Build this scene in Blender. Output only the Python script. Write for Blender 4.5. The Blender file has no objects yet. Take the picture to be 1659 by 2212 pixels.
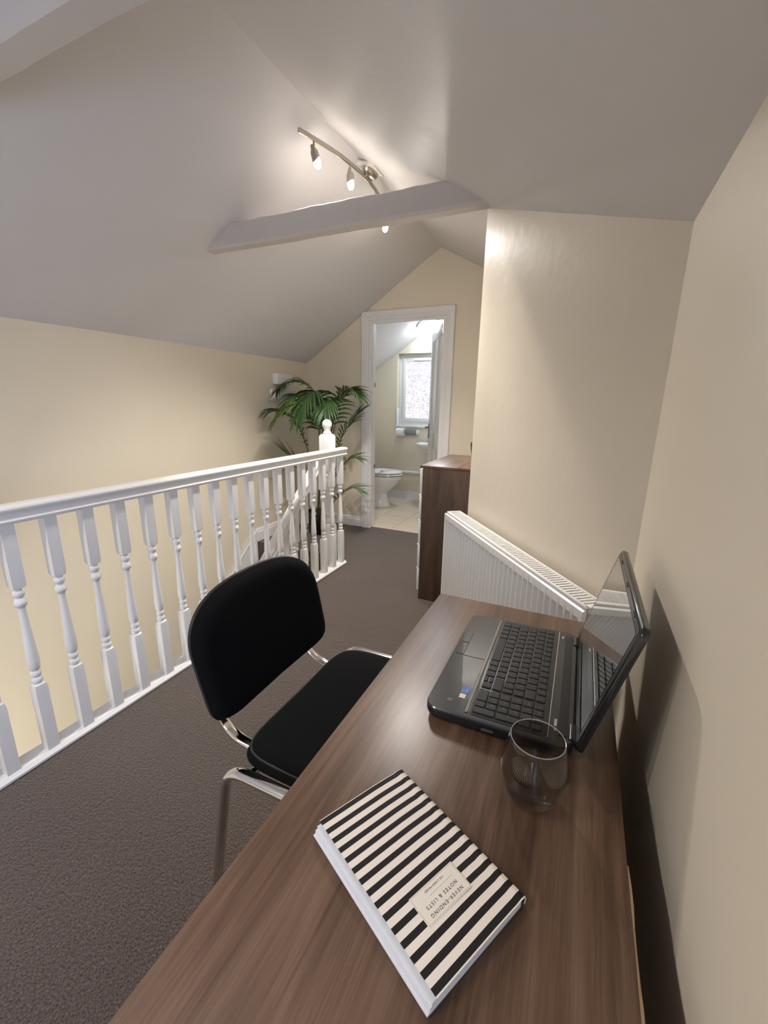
import bpy, bmesh, math, random
from mathutils import Vector, Matrix
random.seed(7)
S = bpy.context.scene
COL = S.collection
PI = math.pi
R = math.radians

# ------------------------------------------------------------------ camera, world, exposure
F_PX, YAW, PITCH, ROLL, CAM_H = 913.45, R(24.6588), R(14.5057), R(.8634), 1.275
fwd = Vector((-math.sin(YAW) * math.cos(PITCH), math.cos(YAW) * math.cos(PITCH), -math.sin(PITCH)))
rt = Vector((math.cos(YAW), math.sin(YAW), 0))
up = rt.cross(fwd)
rr = rt * math.cos(ROLL) + up * math.sin(ROLL)
uu = -rt * math.sin(ROLL) + up * math.cos(ROLL)
cam = bpy.data.cameras.new('camera')
cam.sensor_fit = 'HORIZONTAL'
cam.sensor_width = 36
cam.lens = F_PX / 1659 * 36
cam.clip_start = .01
co = bpy.data.objects.new('camera', cam)
M = Matrix((rr, uu, -fwd)).transposed().to_4x4()
M.translation = Vector((0, 0, CAM_H))
co.matrix_world = M
COL.objects.link(co)
S.camera = co
W = bpy.data.worlds.new('world')
S.world = W
W.use_nodes = True
W.node_tree.nodes['Background'].inputs[0].default_value = (.75, .85, 1, 1)
W.node_tree.nodes['Background'].inputs[1].default_value = 1.0
S.view_settings.view_transform = 'Standard'
S.view_settings.look = 'None'
S.view_settings.gamma = 1
S.view_settings.use_curve_mapping = False
S.view_settings.exposure = 0.66
BULB = 30.0         # glowing bulb of a ceiling spot
SPOT_W = 42.0       # light thrown by each ceiling spot
ADDED_SPOT_W = 22.0      # the same on the assumed second bar, added behind the camera
BATH_LAMP = 62.0    # opal bathroom lamp
BATH_WIN = 1.0      # frosted bathroom pane
ASSUMED_WIN = 11.0       # daylight pane of the assumed window behind the camera
HALL_FILL = 80.0    # added globe down the stairs, in place of daylight from the hall

# ------------------------------------------------------------------ materials
MATS = {}


def nmat(name):
    m = bpy.data.materials.new(name)
    m.use_nodes = True
    nt = m.node_tree
    return m, nt, nt.nodes['Principled BSDF'], nt.nodes, nt.links


def mat(name, col, rough=.5, metal=0, spec=.5, var=0, vscale=8, bump=0, bscale=60, bdist=.002, coat=0, emit=None, es=0,
        trans=0, ior=1.45, alpha=1):
    m, nt, b, N, L = nmat(name)
    b.inputs['Base Color'].default_value = (*col, 1)
    b.inputs['Roughness'].default_value = rough
    b.inputs['Metallic'].default_value = metal
    b.inputs['Specular IOR Level'].default_value = spec
    b.inputs['Coat Weight'].default_value = coat
    b.inputs['Transmission Weight'].default_value = trans
    b.inputs['IOR'].default_value = ior
    if emit:
        b.inputs['Emission Color'].default_value = (*emit, 1)
        b.inputs['Emission Strength'].default_value = es
    tc = N.new('ShaderNodeTexCoord')
    if var:
        n = N.new('ShaderNodeTexNoise')
        n.inputs['Scale'].default_value = vscale
        n.inputs['Detail'].default_value = 5
        L.new(tc.outputs['Object'], n.inputs['Vector'])
        mx = N.new('ShaderNodeMix')
        mx.data_type = 'RGBA'
        mx.inputs[6].default_value = (*[c * (1 - var) for c in col], 1)
        mx.inputs[7].default_value = (*[min(1, c * (1 + var)) for c in col], 1)
        L.new(n.outputs['Fac'], mx.inputs[0])
        L.new(mx.outputs[2], b.inputs['Base Color'])
    if bump:
        n = N.new('ShaderNodeTexNoise')
        n.inputs['Scale'].default_value = bscale
        n.inputs['Detail'].default_value = 4
        L.new(tc.outputs['Object'], n.inputs['Vector'])
        bp = N.new('ShaderNodeBump')
        bp.inputs['Strength'].default_value = bump
        bp.inputs['Distance'].default_value = bdist
        L.new(n.outputs['Fac'], bp.inputs['Height'])
        L.new(bp.outputs['Normal'], b.inputs['Normal'])
    MATS[name] = m
    return m


def wood(name, cols, axis='Y', rough=.42):
    m, nt, b, N, L = nmat(name)
    tc = N.new('ShaderNodeTexCoord')

    def mapped(a, l):
        mp = N.new('ShaderNodeMapping')
        mp.inputs['Scale'].default_value = tuple(l if ax == axis else a for ax in 'XYZ')
        L.new(tc.outputs['Object'], mp.inputs['Vector'])
        return mp
    n0 = N.new('ShaderNodeTexNoise')
    n0.inputs['Scale'].default_value = 1
    n0.inputs['Detail'].default_value = 3
    n0.inputs['Distortion'].default_value = 1.2
    L.new(mapped(9, 1.1).outputs[0], n0.inputs['Vector'])
    n1 = N.new('ShaderNodeTexNoise')
    n1.inputs['Scale'].default_value = 1
    n1.inputs['Detail'].default_value = 7
    n1.inputs['Roughness'].default_value = .65
    n1.inputs['Distortion'].default_value = .25
    L.new(mapped(70, 2.2).outputs[0], n1.inputs['Vector'])
    n2 = N.new('ShaderNodeTexNoise')
    n2.inputs['Scale'].default_value = 1
    n2.inputs['Detail'].default_value = 2
    L.new(mapped(420, 14).outputs[0], n2.inputs['Vector'])
    a1 = N.new('ShaderNodeMath')
    a1.operation = 'MULTIPLY_ADD'
    L.new(n0.outputs['Fac'], a1.inputs[0])
    a1.inputs[1].default_value = .5
    a2 = N.new('ShaderNodeMath')
    a2.operation = 'MULTIPLY_ADD'
    L.new(n1.outputs['Fac'], a2.inputs[0])
    a2.inputs[1].default_value = .38
    a3 = N.new('ShaderNodeMath')
    a3.operation = 'MULTIPLY'
    L.new(n2.outputs['Fac'], a3.inputs[0])
    a3.inputs[1].default_value = .16
    L.new(a3.outputs[0], a2.inputs[2])
    L.new(a2.outputs[0], a1.inputs[2])
    rp = N.new('ShaderNodeValToRGB')
    e = rp.color_ramp.elements
    e[0].position = .40
    e[1].position = .65
    e[0].color = (*cols[0], 1)
    e[1].color = (*cols[2], 1)
    k = rp.color_ramp.elements.new(.52)
    k.color = (*cols[1], 1)
    L.new(a1.outputs[0], rp.inputs['Fac'])
    L.new(rp.outputs['Color'], b.inputs['Base Color'])
    b.inputs['Roughness'].default_value = rough
    bp = N.new('ShaderNodeBump')
    bp.inputs['Strength'].default_value = .15
    bp.inputs['Distance'].default_value = .001
    L.new(n1.outputs['Fac'], bp.inputs['Height'])
    L.new(bp.outputs['Normal'], b.inputs['Normal'])
    MATS[name] = m
    return m


def carpet_mat():
    m, nt, b, N, L = nmat('carpet')
    tc = N.new('ShaderNodeTexCoord')
    # loop rows: rounded tufts, slightly uneven
    v = N.new('ShaderNodeTexVoronoi')
    v.inputs['Scale'].default_value = 1
    mp = N.new('ShaderNodeMapping')
    mp.inputs['Scale'].default_value = (95, 150, 100)
    L.new(tc.outputs['Object'], mp.inputs['Vector'])
    L.new(mp.outputs[0], v.inputs['Vector'])
    n = N.new('ShaderNodeTexNoise')
    n.inputs['Scale'].default_value = 230
    n.inputs['Detail'].default_value = 3
    L.new(tc.outputs['Object'], n.inputs['Vector'])
    n2 = N.new('ShaderNodeTexNoise')
    n2.inputs['Scale'].default_value = 3
    n2.inputs['Detail'].default_value = 4
    L.new(tc.outputs['Object'], n2.inputs['Vector'])
    rp = N.new('ShaderNodeValToRGB')
    e = rp.color_ramp.elements
    e[0].position = .36
    e[1].position = .66
    e[0].color = (.027, .018, .0135, 1)
    e[1].color = (.110, .077, .058, 1)
    L.new(n.outputs['Fac'], rp.inputs['Fac'])
    mx = N.new('ShaderNodeMix')
    mx.data_type = 'RGBA'
    mx.blend_type = 'MULTIPLY'
    mx.inputs[0].default_value = 1
    L.new(rp.outputs[0], mx.inputs[6])
    r2 = N.new('ShaderNodeValToRGB')
    r2.color_ramp.elements[0].color = (.82, .82, .82, 1)
    r2.color_ramp.elements[1].color = (1.1, 1.1, 1.1, 1)
    L.new(n2.outputs['Fac'], r2.inputs[0])
    L.new(r2.outputs[0], mx.inputs[7])
    L.new(mx.outputs[2], b.inputs['Base Color'])
    b.inputs['Roughness'].default_value = .95
    b.inputs['Specular IOR Level'].default_value = .1
    b.inputs['Sheen Weight'].default_value = .3
    b.inputs['Sheen Roughness'].default_value = .6
    inv = N.new('ShaderNodeMath')
    inv.operation = 'SUBTRACT'
    L.new(n.outputs['Fac'], inv.inputs[0])
    L.new(v.outputs['Distance'], inv.inputs[1])
    bp = N.new('ShaderNodeBump')
    bp.inputs['Strength'].default_value = .9
    bp.inputs['Distance'].default_value = .003
    L.new(inv.outputs[0], bp.inputs['Height'])
    L.new(bp.outputs['Normal'], b.inputs['Normal'])
    MATS['carpet'] = m


carpet_mat()
mat('cream', (.76, .688, .555), .5, var=.03, vscale=3, bump=.12, bscale=90, bdist=.0015)
mat('cream_gloss', (.74, .665, .545), .33, var=.02, vscale=4, bump=.25, bscale=22, bdist=.004)
mat('ceiling_white', (.71, .69, .69), .55, var=.02, vscale=2, bump=.3, bscale=7, bdist=.01)
mat('white_gloss', (.80, .80, .80), .28)
mat('white_satin', (.78, .78, .78), .4)
mat('radiator_white', (.80, .79, .76), .3)
mat('beam_white', (.64, .60, .57), .5, var=.04, vscale=6, bump=.3, bscale=14, bdist=.006)
mat('white_plastic', (.82, .82, .80), .35)
mat('ceramic', (.86, .86, .86), .08, coat=.4)
mat('dark_gap', (.01, .01, .01), .8)
mat('chrome', (.82, .80, .77), .07, metal=1)
mat('nickel', (.42, .38, .33), .32, metal=1)
mat('fabric_black', (.0045, .0045, .005), .95, spec=.15, bump=.25, bscale=900, bdist=.0006)
mat('plastic_black', (.02, .02, .02), .5, spec=.35)
mat('plastic_key', (.018, .018, .019), .5, spec=.4)
mat('laptop_grey', (.055, .057, .058), .22, metal=.55, coat=.3)
mat('laptop_ridge', (.16, .155, .145), .3, metal=.7)
mat('laptop_black', (.012, .012, .013), .25)
mat('lid_edge', (.012, .014, .014), .12, coat=.6)
mat('screen_glass', (.006, .006, .007), .03, spec=.9, coat=1)
mat('silver', (.6, .6, .58), .2, metal=1)
mat('tile', (.66, .56, .44), .3, var=.06, vscale=9)
mat('grout', (.45, .38, .30), .8)
mat('paper', (.72, .71, .71), .8, var=.03, vscale=200)
mat('label_cream', (.74, .68, .58), .6)
mat('ink', (.05, .045, .055), .6)
mat('tan_line', (.5, .38, .22), .6)
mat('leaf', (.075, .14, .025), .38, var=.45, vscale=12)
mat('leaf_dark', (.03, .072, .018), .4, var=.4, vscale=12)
mat('stem', (.045, .07, .02), .5)
mat('pot_black', (.008, .008, .008), .4)
mat('soil', (.02, .014, .01), .95)
mat('plinth_dark', (.03, .02, .014), .6)
mat('raw_edge', (.30, .19, .11), .7)
mat('wicker', (.06, .05, .045), .8, var=.5, vscale=150, bump=.8, bscale=160)
mat('blue', (.05, .16, .45), .4)
mat('grey_plate', (.25, .25, .26), .4)
mat('legend', (.22, .22, .22), .6)
mat('steel_dark', (.12, .11, .1), .35, metal=1)
mat('bulb', (1, 1, 1), .3, emit=(1, .93, .82), es=BULB)
mat('rim_highlight', (.30, .29, .28), .08, spec=.8)  # opaque grey, the tumbler's rim highlight set as colour
mat('crystal', (.95, .95, .95), .05, trans=1, ior=1.5)
mat('opal', (.9, .9, .9), .3, emit=(.72, .85, 1), es=BATH_LAMP)
mat('hall_fill', (.9, .9, .9), .3, emit=(.93, .97, 1), es=HALL_FILL)
mat('led_green', (.1, .9, .5), .3, emit=(.05, 1, .5), es=3)
mat('prism_clear', (.68, .76, .73), .12)
mat('splash', (.62, .68, .76), .25)
wood('walnut_desk', ((.062, .031, .017), (.124, .070, .042), (.195, .120, .078)), 'Y', .36)
wood('walnut_chest', ((.038, .022, .014), (.07, .042, .027), (.105, .065, .043)), 'Z', .45)
wood('walnut_chest_top', ((.06, .035, .024), (.12, .073, .048), (.18, .115, .08)), 'Y', .35)


def smoked_glass():
    m, nt, b, N, L = nmat('smoked_glass')
    N.remove(b)
    out = N['Material Output']
    tr = N.new('ShaderNodeBsdfTransparent')
    tr.inputs[0].default_value = (.74, .72, .70, 1)
    gl = N.new('ShaderNodeBsdfGlossy')
    gl.inputs['Roughness'].default_value = .02
    gl.inputs[0].default_value = (.9, .9, .9, 1)
    lw = N.new('ShaderNodeLayerWeight')
    lw.inputs[0].default_value = .5
    pw = N.new('ShaderNodeMath')
    pw.operation = 'POWER'
    pw.inputs[1].default_value = 3.0
    L.new(lw.outputs['Facing'], pw.inputs[0])
    fr = N.new('ShaderNodeMath')
    fr.operation = 'MULTIPLY_ADD'
    fr.inputs[1].default_value = .75
    fr.inputs[2].default_value = .05
    L.new(pw.outputs[0], fr.inputs[0])
    mx = N.new('ShaderNodeMixShader')
    L.new(fr.outputs[0], mx.inputs[0])
    L.new(tr.outputs[0], mx.inputs[1])
    L.new(gl.outputs[0], mx.inputs[2])
    L.new(mx.outputs[0], out.inputs[0])
    MATS['smoked_glass'] = m


smoked_glass()


def frosted(name, c0, c1, strength, scale):
    m, nt, b, N, L = nmat(name)
    tc = N.new('ShaderNodeTexCoord')
    n = N.new('ShaderNodeTexNoise')
    n.inputs['Scale'].default_value = scale
    n.inputs['Detail'].default_value = 1
    n.inputs['Distortion'].default_value = 2.5
    L.new(tc.outputs['Object'], n.inputs['Vector'])
    rp = N.new('ShaderNodeValToRGB')
    e = rp.color_ramp.elements
    e[0].position, e[1].position = .47, .56
    e[0].color, e[1].color = (*c0, 1), (*c1, 1)
    L.new(n.outputs['Fac'], rp.inputs[0])
    L.new(rp.outputs[0], b.inputs['Emission Color'])
    b.inputs['Emission Strength'].default_value = strength
    b.inputs['Base Color'].default_value = (.12, .12, .13, 1)
    b.inputs['Roughness'].default_value = .15
    MATS[name] = m


frosted('frosted_pane', (.42, .385, .45), (.88, .89, .95), BATH_WIN, 24)
frosted('assumed_day_pane', (.50, .66, 1), (.56, .70, 1), ASSUMED_WIN, 4)


def stripe_mat():
    m, nt, b, N, L = nmat('striped_cover')
    tc = N.new('ShaderNodeTexCoord')
    sp = N.new('ShaderNodeSeparateXYZ')
    L.new(tc.outputs['Object'], sp.inputs[0])
    a = N.new('ShaderNodeMath')
    a.operation = 'MULTIPLY_ADD'
    L.new(sp.outputs['Y'], a.inputs[0])
    a.inputs[1].default_value = 14.5 / .212
    a.inputs[2].default_value = 7.25
    f = N.new('ShaderNodeMath')
    f.operation = 'FRACT'
    L.new(a.outputs[0], f.inputs[0])
    g = N.new('ShaderNodeMath')
    g.operation = 'GREATER_THAN'
    L.new(f.outputs[0], g.inputs[0])
    g.inputs[1].default_value = .47
    mx = N.new('ShaderNodeMix')
    mx.data_type = 'RGBA'
    mx.inputs[6].default_value = (.013, .0115, .0115, 1)
    mx.inputs[7].default_value = (.78, .70, .60, 1)
    L.new(g.outputs[0], mx.inputs[0])
    L.new(mx.outputs[2], b.inputs['Base Color'])
    b.inputs['Roughness'].default_value = .6
    b.inputs['Specular IOR Level'].default_value = .2
    MATS['striped_cover'] = m


stripe_mat()


# ------------------------------------------------------------------ helpers
def finish(me, material, smooth=True, ang=35):
    if material:
        me.materials.append(MATS[material])
    if smooth and len(me.polygons):
        me.polygons.foreach_set('use_smooth', [True] * len(me.polygons))
        me.set_sharp_from_angle(angle=R(ang))
    me.update()


def link(name, me, parent=None, loc=(0, 0, 0), rot=(0, 0, 0), kind=None, label=None, cat=None, group=None):
    o = bpy.data.objects.new(name, me)
    COL.objects.link(o)
    o.location = loc
    o.rotation_euler = rot
    if parent:
        o.parent = parent
    if kind:
        o['kind'] = kind
    if label:
        o['label'] = label
    if cat:
        o['category'] = cat
    if group:
        o['group'] = group
    return o


def thing(name, label, cat, loc=(0, 0, 0), rz=0, group=None):
    return link(name, None, None, loc, (0, 0, rz), None, label, cat, group)


def struct(name, loc=(0, 0, 0), rz=0, label=None):
    return link(name, None, None, loc, (0, 0, rz), 'structure', label)


def pd(verts, faces, material, smooth=True, ang=35, fix=True):
    me = bpy.data.meshes.new('m')
    me.from_pydata([tuple(v) for v in verts], [], faces)
    if fix:
        bm = bmesh.new()
        bm.from_mesh(me)
        bmesh.ops.recalc_face_normals(bm, faces=bm.faces)
        bm.to_mesh(me)
        bm.free()
    finish(me, material, smooth, ang)
    return me


def bm_box(bm, x0, x1, y0, y1, z0, z1, bev=0, seg=2):
    r = bmesh.ops.create_cube(bm, size=1)
    vs = r['verts']
    for v in vs:
        v.co = Vector((x0 + (v.co.x + .5) * (x1 - x0), y0 + (v.co.y + .5) * (y1 - y0), z0 + (v.co.z + .5) * (z1 - z0)))
    if bev:
        es = list({e for v in vs for e in v.link_edges})
        bmesh.ops.bevel(bm, geom=es, offset=bev, segments=seg, profile=.5, affect='EDGES')


def box_me(dims, material, bev=.002, seg=2):
    bm = bmesh.new()
    for d in (dims if isinstance(dims[0], (tuple, list)) else [dims]):
        bm_box(bm, *d, bev=bev, seg=seg)
    me = bpy.data.meshes.new('m')
    bm.to_mesh(me)
    bm.free()
    finish(me, material)
    return me


def box(name, dims, material, parent=None, bev=.002, seg=2, **k):
    return link(name, box_me(dims, material, bev, seg), parent, **k)


def lathe_geo(prof, n=24, c=(0, 0, 0)):
    v, f = [], []
    for (r, z) in prof:
        for i in range(n):
            a = 2 * PI * i / n
            v.append((c[0] + r * math.cos(a), c[1] + r * math.sin(a), c[2] + z))
    for j in range(len(prof) - 1):
        for i in range(n):
            f.append((j * n + i, j * n + (i + 1) % n, (j + 1) * n + (i + 1) % n, (j + 1) * n + i))
    return v, f


def capped(v, f, n, rows):
    f.append(tuple(range(n - 1, -1, -1)))
    f.append(tuple(range((rows - 1) * n, rows * n)))
    return v, f


def lathe(name, prof, material, parent=None, n=24, c=(0, 0, 0), cap=True, ang=40, **k):
    v, f = lathe_geo(prof, n, c)
    if cap:
        capped(v, f, n, len(prof))
    return link(name, pd(v, f, material, ang=ang), parent, **k)


def crom(pts, sub=6):
    P = [Vector(p) for p in pts]
    P = [P[0] * 2 - P[1]] + P + [P[-1] * 2 - P[-2]]
    out = []
    for i in range(1, len(P) - 2):
        for s in range(sub):
            t = s / sub
            a, b, c, d = P[i - 1:i + 3]
            out.append(.5 * ((2 * b) + (c - a) * t + (2 * a - 5 * b + 4 * c - d) * t * t + (3 * b - a - 3 * c + d) * t ** 3))
    out.append(P[-2])
    return out


def fillet(pts, rad, seg=6):
    P = [Vector(p) for p in pts]
    out = [P[0]]
    for i in range(1, len(P) - 1):
        a = (P[i - 1] - P[i])
        b = (P[i + 1] - P[i])
        r_ = min(rad, a.length * .49, b.length * .49)
        s, e = P[i] + a.normalized() * r_, P[i] + b.normalized() * r_
        for k in range(seg + 1):
            t = k / seg
            out.append(s * (1 - t) ** 2 + P[i] * 2 * t * (1 - t) + e * t * t)
    out.append(P[-1])
    return out


def sweep_geo(path, ra, rb, side=None, n=12, radf=None):
    """ellipse section swept: ra along `side`, rb across"""
    v, f = [], []
    P = [Vector(p) for p in path]
    prev = None
    for i, p in enumerate(P):
        t = (P[min(i + 1, len(P) - 1)] - P[max(i - 1, 0)]).normalized()
        if side is not None:
            s = Vector(side)
            s = (s - t * s.dot(t)).normalized()
        else:
            s = prev if prev is not None else (Vector((0, 0, 1)) if abs(t.z) < .9 else Vector((1, 0, 0)))
            s = (s - t * s.dot(t)).normalized()
            prev = s
        w = t.cross(s)
        k = radf(i / (len(P) - 1)) if radf else 1
        for j in range(n):
            a = 2 * PI * j / n
            v.append(p + s * (ra * k * math.cos(a)) + w * (rb * k * math.sin(a)))
    for i in range(len(P) - 1):
        for j in range(n):
            f.append((i * n + j, i * n + (j + 1) % n, (i + 1) * n + (j + 1) % n, (i + 1) * n + j))
    return capped(v, f, n, len(P))


def tube(name, path, ra, material, parent=None, rb=None, side=None, n=12, radf=None, **k):
    v, f = sweep_geo(path, ra, rb or ra, side, n, radf)
    return link(name, pd(v, f, material, ang=50), parent, **k)


def join_geo(parts):
    V, F = [], []
    for v, f in parts:
        o = len(V)
        V += list(v)
        F += [tuple(i + o for i in q) for q in f]
    return V, F


def prism_geo(poly, z0, ztop):
    """poly: xy list; ztop: number or function(x,y)"""
    n = len(poly)
    v = [(x, y, z0) for x, y in poly] + [(x, y, ztop(x, y) if callable(ztop) else ztop) for x, y in poly]
    f = [tuple(range(n - 1, -1, -1)), tuple(range(n, 2 * n))] + [(i, (i + 1) % n, n + (i + 1) % n, n + i) for i in range(n)]
    return v, f


def extrude_prof(prof, axis, a0, a1):
    """closed profile extruded along an axis; prof pairs are the other two axes in xyz order"""
    def p3(p, a):
        return {'X': (a, p[0], p[1]), 'Y': (p[0], a, p[1]), 'Z': (p[0], p[1], a)}[axis]
    n = len(prof)
    v = [p3(p, a0) for p in prof] + [p3(p, a1) for p in prof]
    f = [tuple(range(n)), tuple(range(2 * n - 1, n - 1, -1))] + [(i, n + i, n + (i + 1) % n, (i + 1) % n) for i in range(n)]
    return v, f


def sell(a, b, n, cnt):
    out = []
    for i in range(cnt):
        t = 2 * PI * i / cnt
        c, s = math.cos(t), math.sin(t)
        out.append((a * math.copysign(abs(c) ** (2 / n), c), b * math.copysign(abs(s) ** (2 / n), s)))
    return out


def text_geo(s, size, align='CENTER', bold=0, space=1.0):
    cu = bpy.data.curves.new('t', 'FONT')
    cu.body = s
    cu.size = size
    cu.align_x = align
    cu.align_y = 'CENTER'
    cu.offset = bold
    cu.space_character = space
    cu.resolution_u = 3
    o = bpy.data.objects.new('t', cu)
    COL.objects.link(o)
    dg = bpy.context.evaluated_depsgraph_get()
    me = o.evaluated_get(dg).to_mesh()
    v = [tuple(x.co) for x in me.vertices]
    f = [tuple(p.vertices) for p in me.polygons]
    o.evaluated_get(dg).to_mesh_clear()
    bpy.data.objects.remove(o)
    bpy.data.curves.remove(cu)
    return v, f


# ------------------------------------------------------------------ room shell
XL, XW, YF, YB, YN = -2.653, .1655, 3.82, 5.31, -2.0
RX, RZ = -1.262, 2.545
YC = 1.232
CORNER, EDGE = Vector((XW, YC, 0)), Vector((-.494, 2.1, 0))


def roof(x, y):
    if x <= RX:
        return RZ - .64 * (RX - x)
    t = min(1, max(0, (y - 2.1) / 1.7))
    zm = 2.104 + .04 * t
    if x <= -.494:
        return RZ + (zm - RZ) * (x - RX) / (-.494 - RX)
    return zm + (1.665 - 2.104) * (x + .494) / (XW + .494)


def grid_ceiling(name, xs, ys):
    v, f = [], []
    for lay in (0, .06):
        for y in ys:
            for x in xs:
                w = 0 if lay else .004 * math.sin(3.1 * x + 1.7 * y) * math.sin(2.3 * y + x)
                if min(abs(x - xs[0]), abs(x - xs[-1])) < .01:
                    w = 0
                v.append((x, y, roof(x, y) + lay + w))
    nx, ny = len(xs), len(ys)
    o = nx * ny
    for j in range(ny - 1):
        for i in range(nx - 1):
            q = (j * nx + i, j * nx + i + 1, (j + 1) * nx + i + 1, (j + 1) * nx + i)
            f.append(q)
            f.append(tuple(o + k for k in reversed(q)))
    return link(name, pd(v, f, 'ceiling_white', ang=25, fix=False), kind='structure',
                label='white sloping attic ceiling')


def lin(a, b, n):
    return [a + (b - a) * i / n for i in range(n + 1)]


ys_ = lin(YN - .1, 5.45, 36)
grid_ceiling('ceiling_left', lin(XL - .1, RX, 12), ys_)
grid_ceiling('ceiling_right', lin(RX, -.494, 8) + lin(-.494, XW + .1, 6)[1:], ys_)

# floor : landing and strip beside the stairwell
v, f = join_geo([prism_geo([(-1.69, YN), (XW, YN), (XW, 2.3), (-.38, 2.3), (-.38, 3.86), (XL, 3.86), (XL, 2.92), (-1.69, 2.92)], -.22, 0)])
link('floor', pd(v, f, 'carpet', smooth=False), kind='structure', label='dark brown carpet of the landing')
rf = lambda x, y: roof(x, y) + .03
# left wall runs down the stairwell
v, f = prism_geo([(XL - .1, YN), (XL, YN), (XL, 5.45), (XL - .1, 5.45)], -2.7, rf)
link('wall_left', pd(v, f, 'cream', smooth=False), kind='structure', label='cream wall beside the stairwell')
# right wall, with an assumed window behind the camera
WY0, WY1, WZ0, WZ1 = -1.25, -.30, .92, 1.55
x0, x1 = XW, XW + .12
parts = [prism_geo([(x0, YN), (x1, YN), (x1, WY0), (x0, WY0)], 0, 1.70), prism_geo([(x0, WY1), (x1, WY1), (x1, 1.40), (x0, YC)], 0, 1.70),
         prism_geo([(x0, WY0), (x1, WY0), (x1, WY1), (x0, WY1)], 0, WZ0), prism_geo([(x0, WY0), (x1, WY0), (x1, WY1), (x0, WY1)], WZ1, 1.70)]
v, f = join_geo(parts)
link('wall_right', pd(v, f, 'cream', smooth=False), kind='structure', label='cream wall behind the desk')
# diagonal wall with the radiator
dd = (EDGE - CORNER).normalized()
nn = Vector((-dd.y, dd.x, 0))          # away from the room is -nn
if nn.dot(Vector((-1, -1, 0))) < 0:
    nn = -nn
poly = [(CORNER.x, CORNER.y)]
steps = 14
L_ = (EDGE - CORNER).length
for i in range(1, steps + 1):
    p = CORNER + dd * ((L_ - .012) * i / steps)
    poly.append((p.x, p.y))
p = EDGE - nn * .012
poly += [(EDGE.x - nn.x * .004 - dd.x * .003, EDGE.y - nn.y * .004 - dd.y * .003), (p.x, p.y), (-.40, 2.21), (-.28, 2.21), (XW + .12, 1.40)]
v, f = prism_geo(poly, 0, rf)
link('wall_diagonal', pd(v, f, 'cream_gloss', smooth=False), kind='structure', label='angled cream gloss painted wall above the radiator')
v, f = prism_geo([(-.40, 2.21), (-.40, 3.94), (-.28, 3.94), (-.28, 2.21)], 0, rf)
link('wall_alcove', pd(v, f, 'cream', smooth=False), kind='structure', label='cream alcove wall behind the chest of drawers')
# far wall with door opening
DX0, DX1, DZ = -1.945, -1.165, 2.03
yw0, yw1 = YF, YF + .11


def wall_y(poly_xz, y0, y1):
    return extrude_prof(poly_xz, 'Y', y0, y1)


parts = [wall_y([(XL, -.2), (DX0, -.2), (DX0, roof(DX0, YF) + .03), (XL, roof(XL, YF) + .03)], yw0, yw1),
         wall_y([(DX1, -.2), (-.40, -.2), (-.40, roof(-.40, YF) + .03), (DX1, roof(DX1, YF) + .03)], yw0, yw1),
         wall_y([(DX0, DZ), (DX1, DZ), (DX1, roof(DX1, YF) + .03), (RX, RZ + .03), (DX0, roof(DX0, YF) + .03)], yw0, yw1)]
v, f = join_geo(parts)
link('wall_far', pd(v, f, 'cream', smooth=False), kind='structure', label='cream gable wall around the bathroom door')
# back wall behind the camera, walls of the stairwell below the floor
v, f = wall_y([(XL, -2.7), (XW, -2.7), (XW, roof(XW, YN) + .03), (RX, RZ + .03), (XL, roof(XL, YN) + .03)], YN - .1, YN)
link('wall_back', pd(v, f, 'cream', smooth=False), kind='structure', label='cream wall behind the camera')
box('wall_stairwell', (-1.69, -1.60, YN, 2.92, -2.7, -.22), 'cream', kind='structure', bev=0, label='cream wall under the landing edge')
box('floor_hall', (XL - .1, -1.6, YN, 3.1, -2.8, -2.7), 'carpet', kind='structure', bev=0, label='carpet of the hall below')
box('wall_stair_end', (XL, -1.69, 2.98, 3.06, -2.7, -.22), 'cream', kind='structure', bev=0, label='cream wall under the landing')

# bathroom shell
XBR = -1.02
v, f = prism_geo([(XBR, yw1), (XBR + .1, yw1), (XBR + .1, 5.45), (XBR, 5.45)], 0, rf)
link('wall_bathroom_right', pd(v, f, 'cream', smooth=False), kind='structure', label='cream right wall of the bathroom')
BX0, BX1, BZ0, BZ1 = -2.275, -1.42, .985, 1.885
t = lambda x: roof(x, YB) + .03
parts = [wall_y([(XL, 0), (BX0, 0), (BX0, t(BX0)), (XL, t(XL))], YB, YB + .16),
         wall_y([(BX1, 0), (XBR, 0), (XBR, t(XBR)), (RX, t(RX)), (BX1, t(BX1))], YB, YB + .16),
         wall_y([(BX0, 0), (BX1, 0), (BX1, BZ0), (BX0, BZ0)], YB, YB + .16),
         wall_y([(BX0, BZ1), (BX1, BZ1), (BX1, t(BX1)), (BX0, t(BX0))], YB, YB + .16)]
v, f = join_geo(parts)
link('wall_bathroom_far', pd(v, f, 'cream', smooth=False), kind='structure', label='cream bathroom wall around the window')
fl = box('floor_bathroom', (XL, XBR + .05, 3.86, YB, -.2, -.008), 'grout', kind='structure', bev=0, label='beige tiled bathroom floor')
tile_me = {}
px, py = .315, .328
ix = 0
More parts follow.
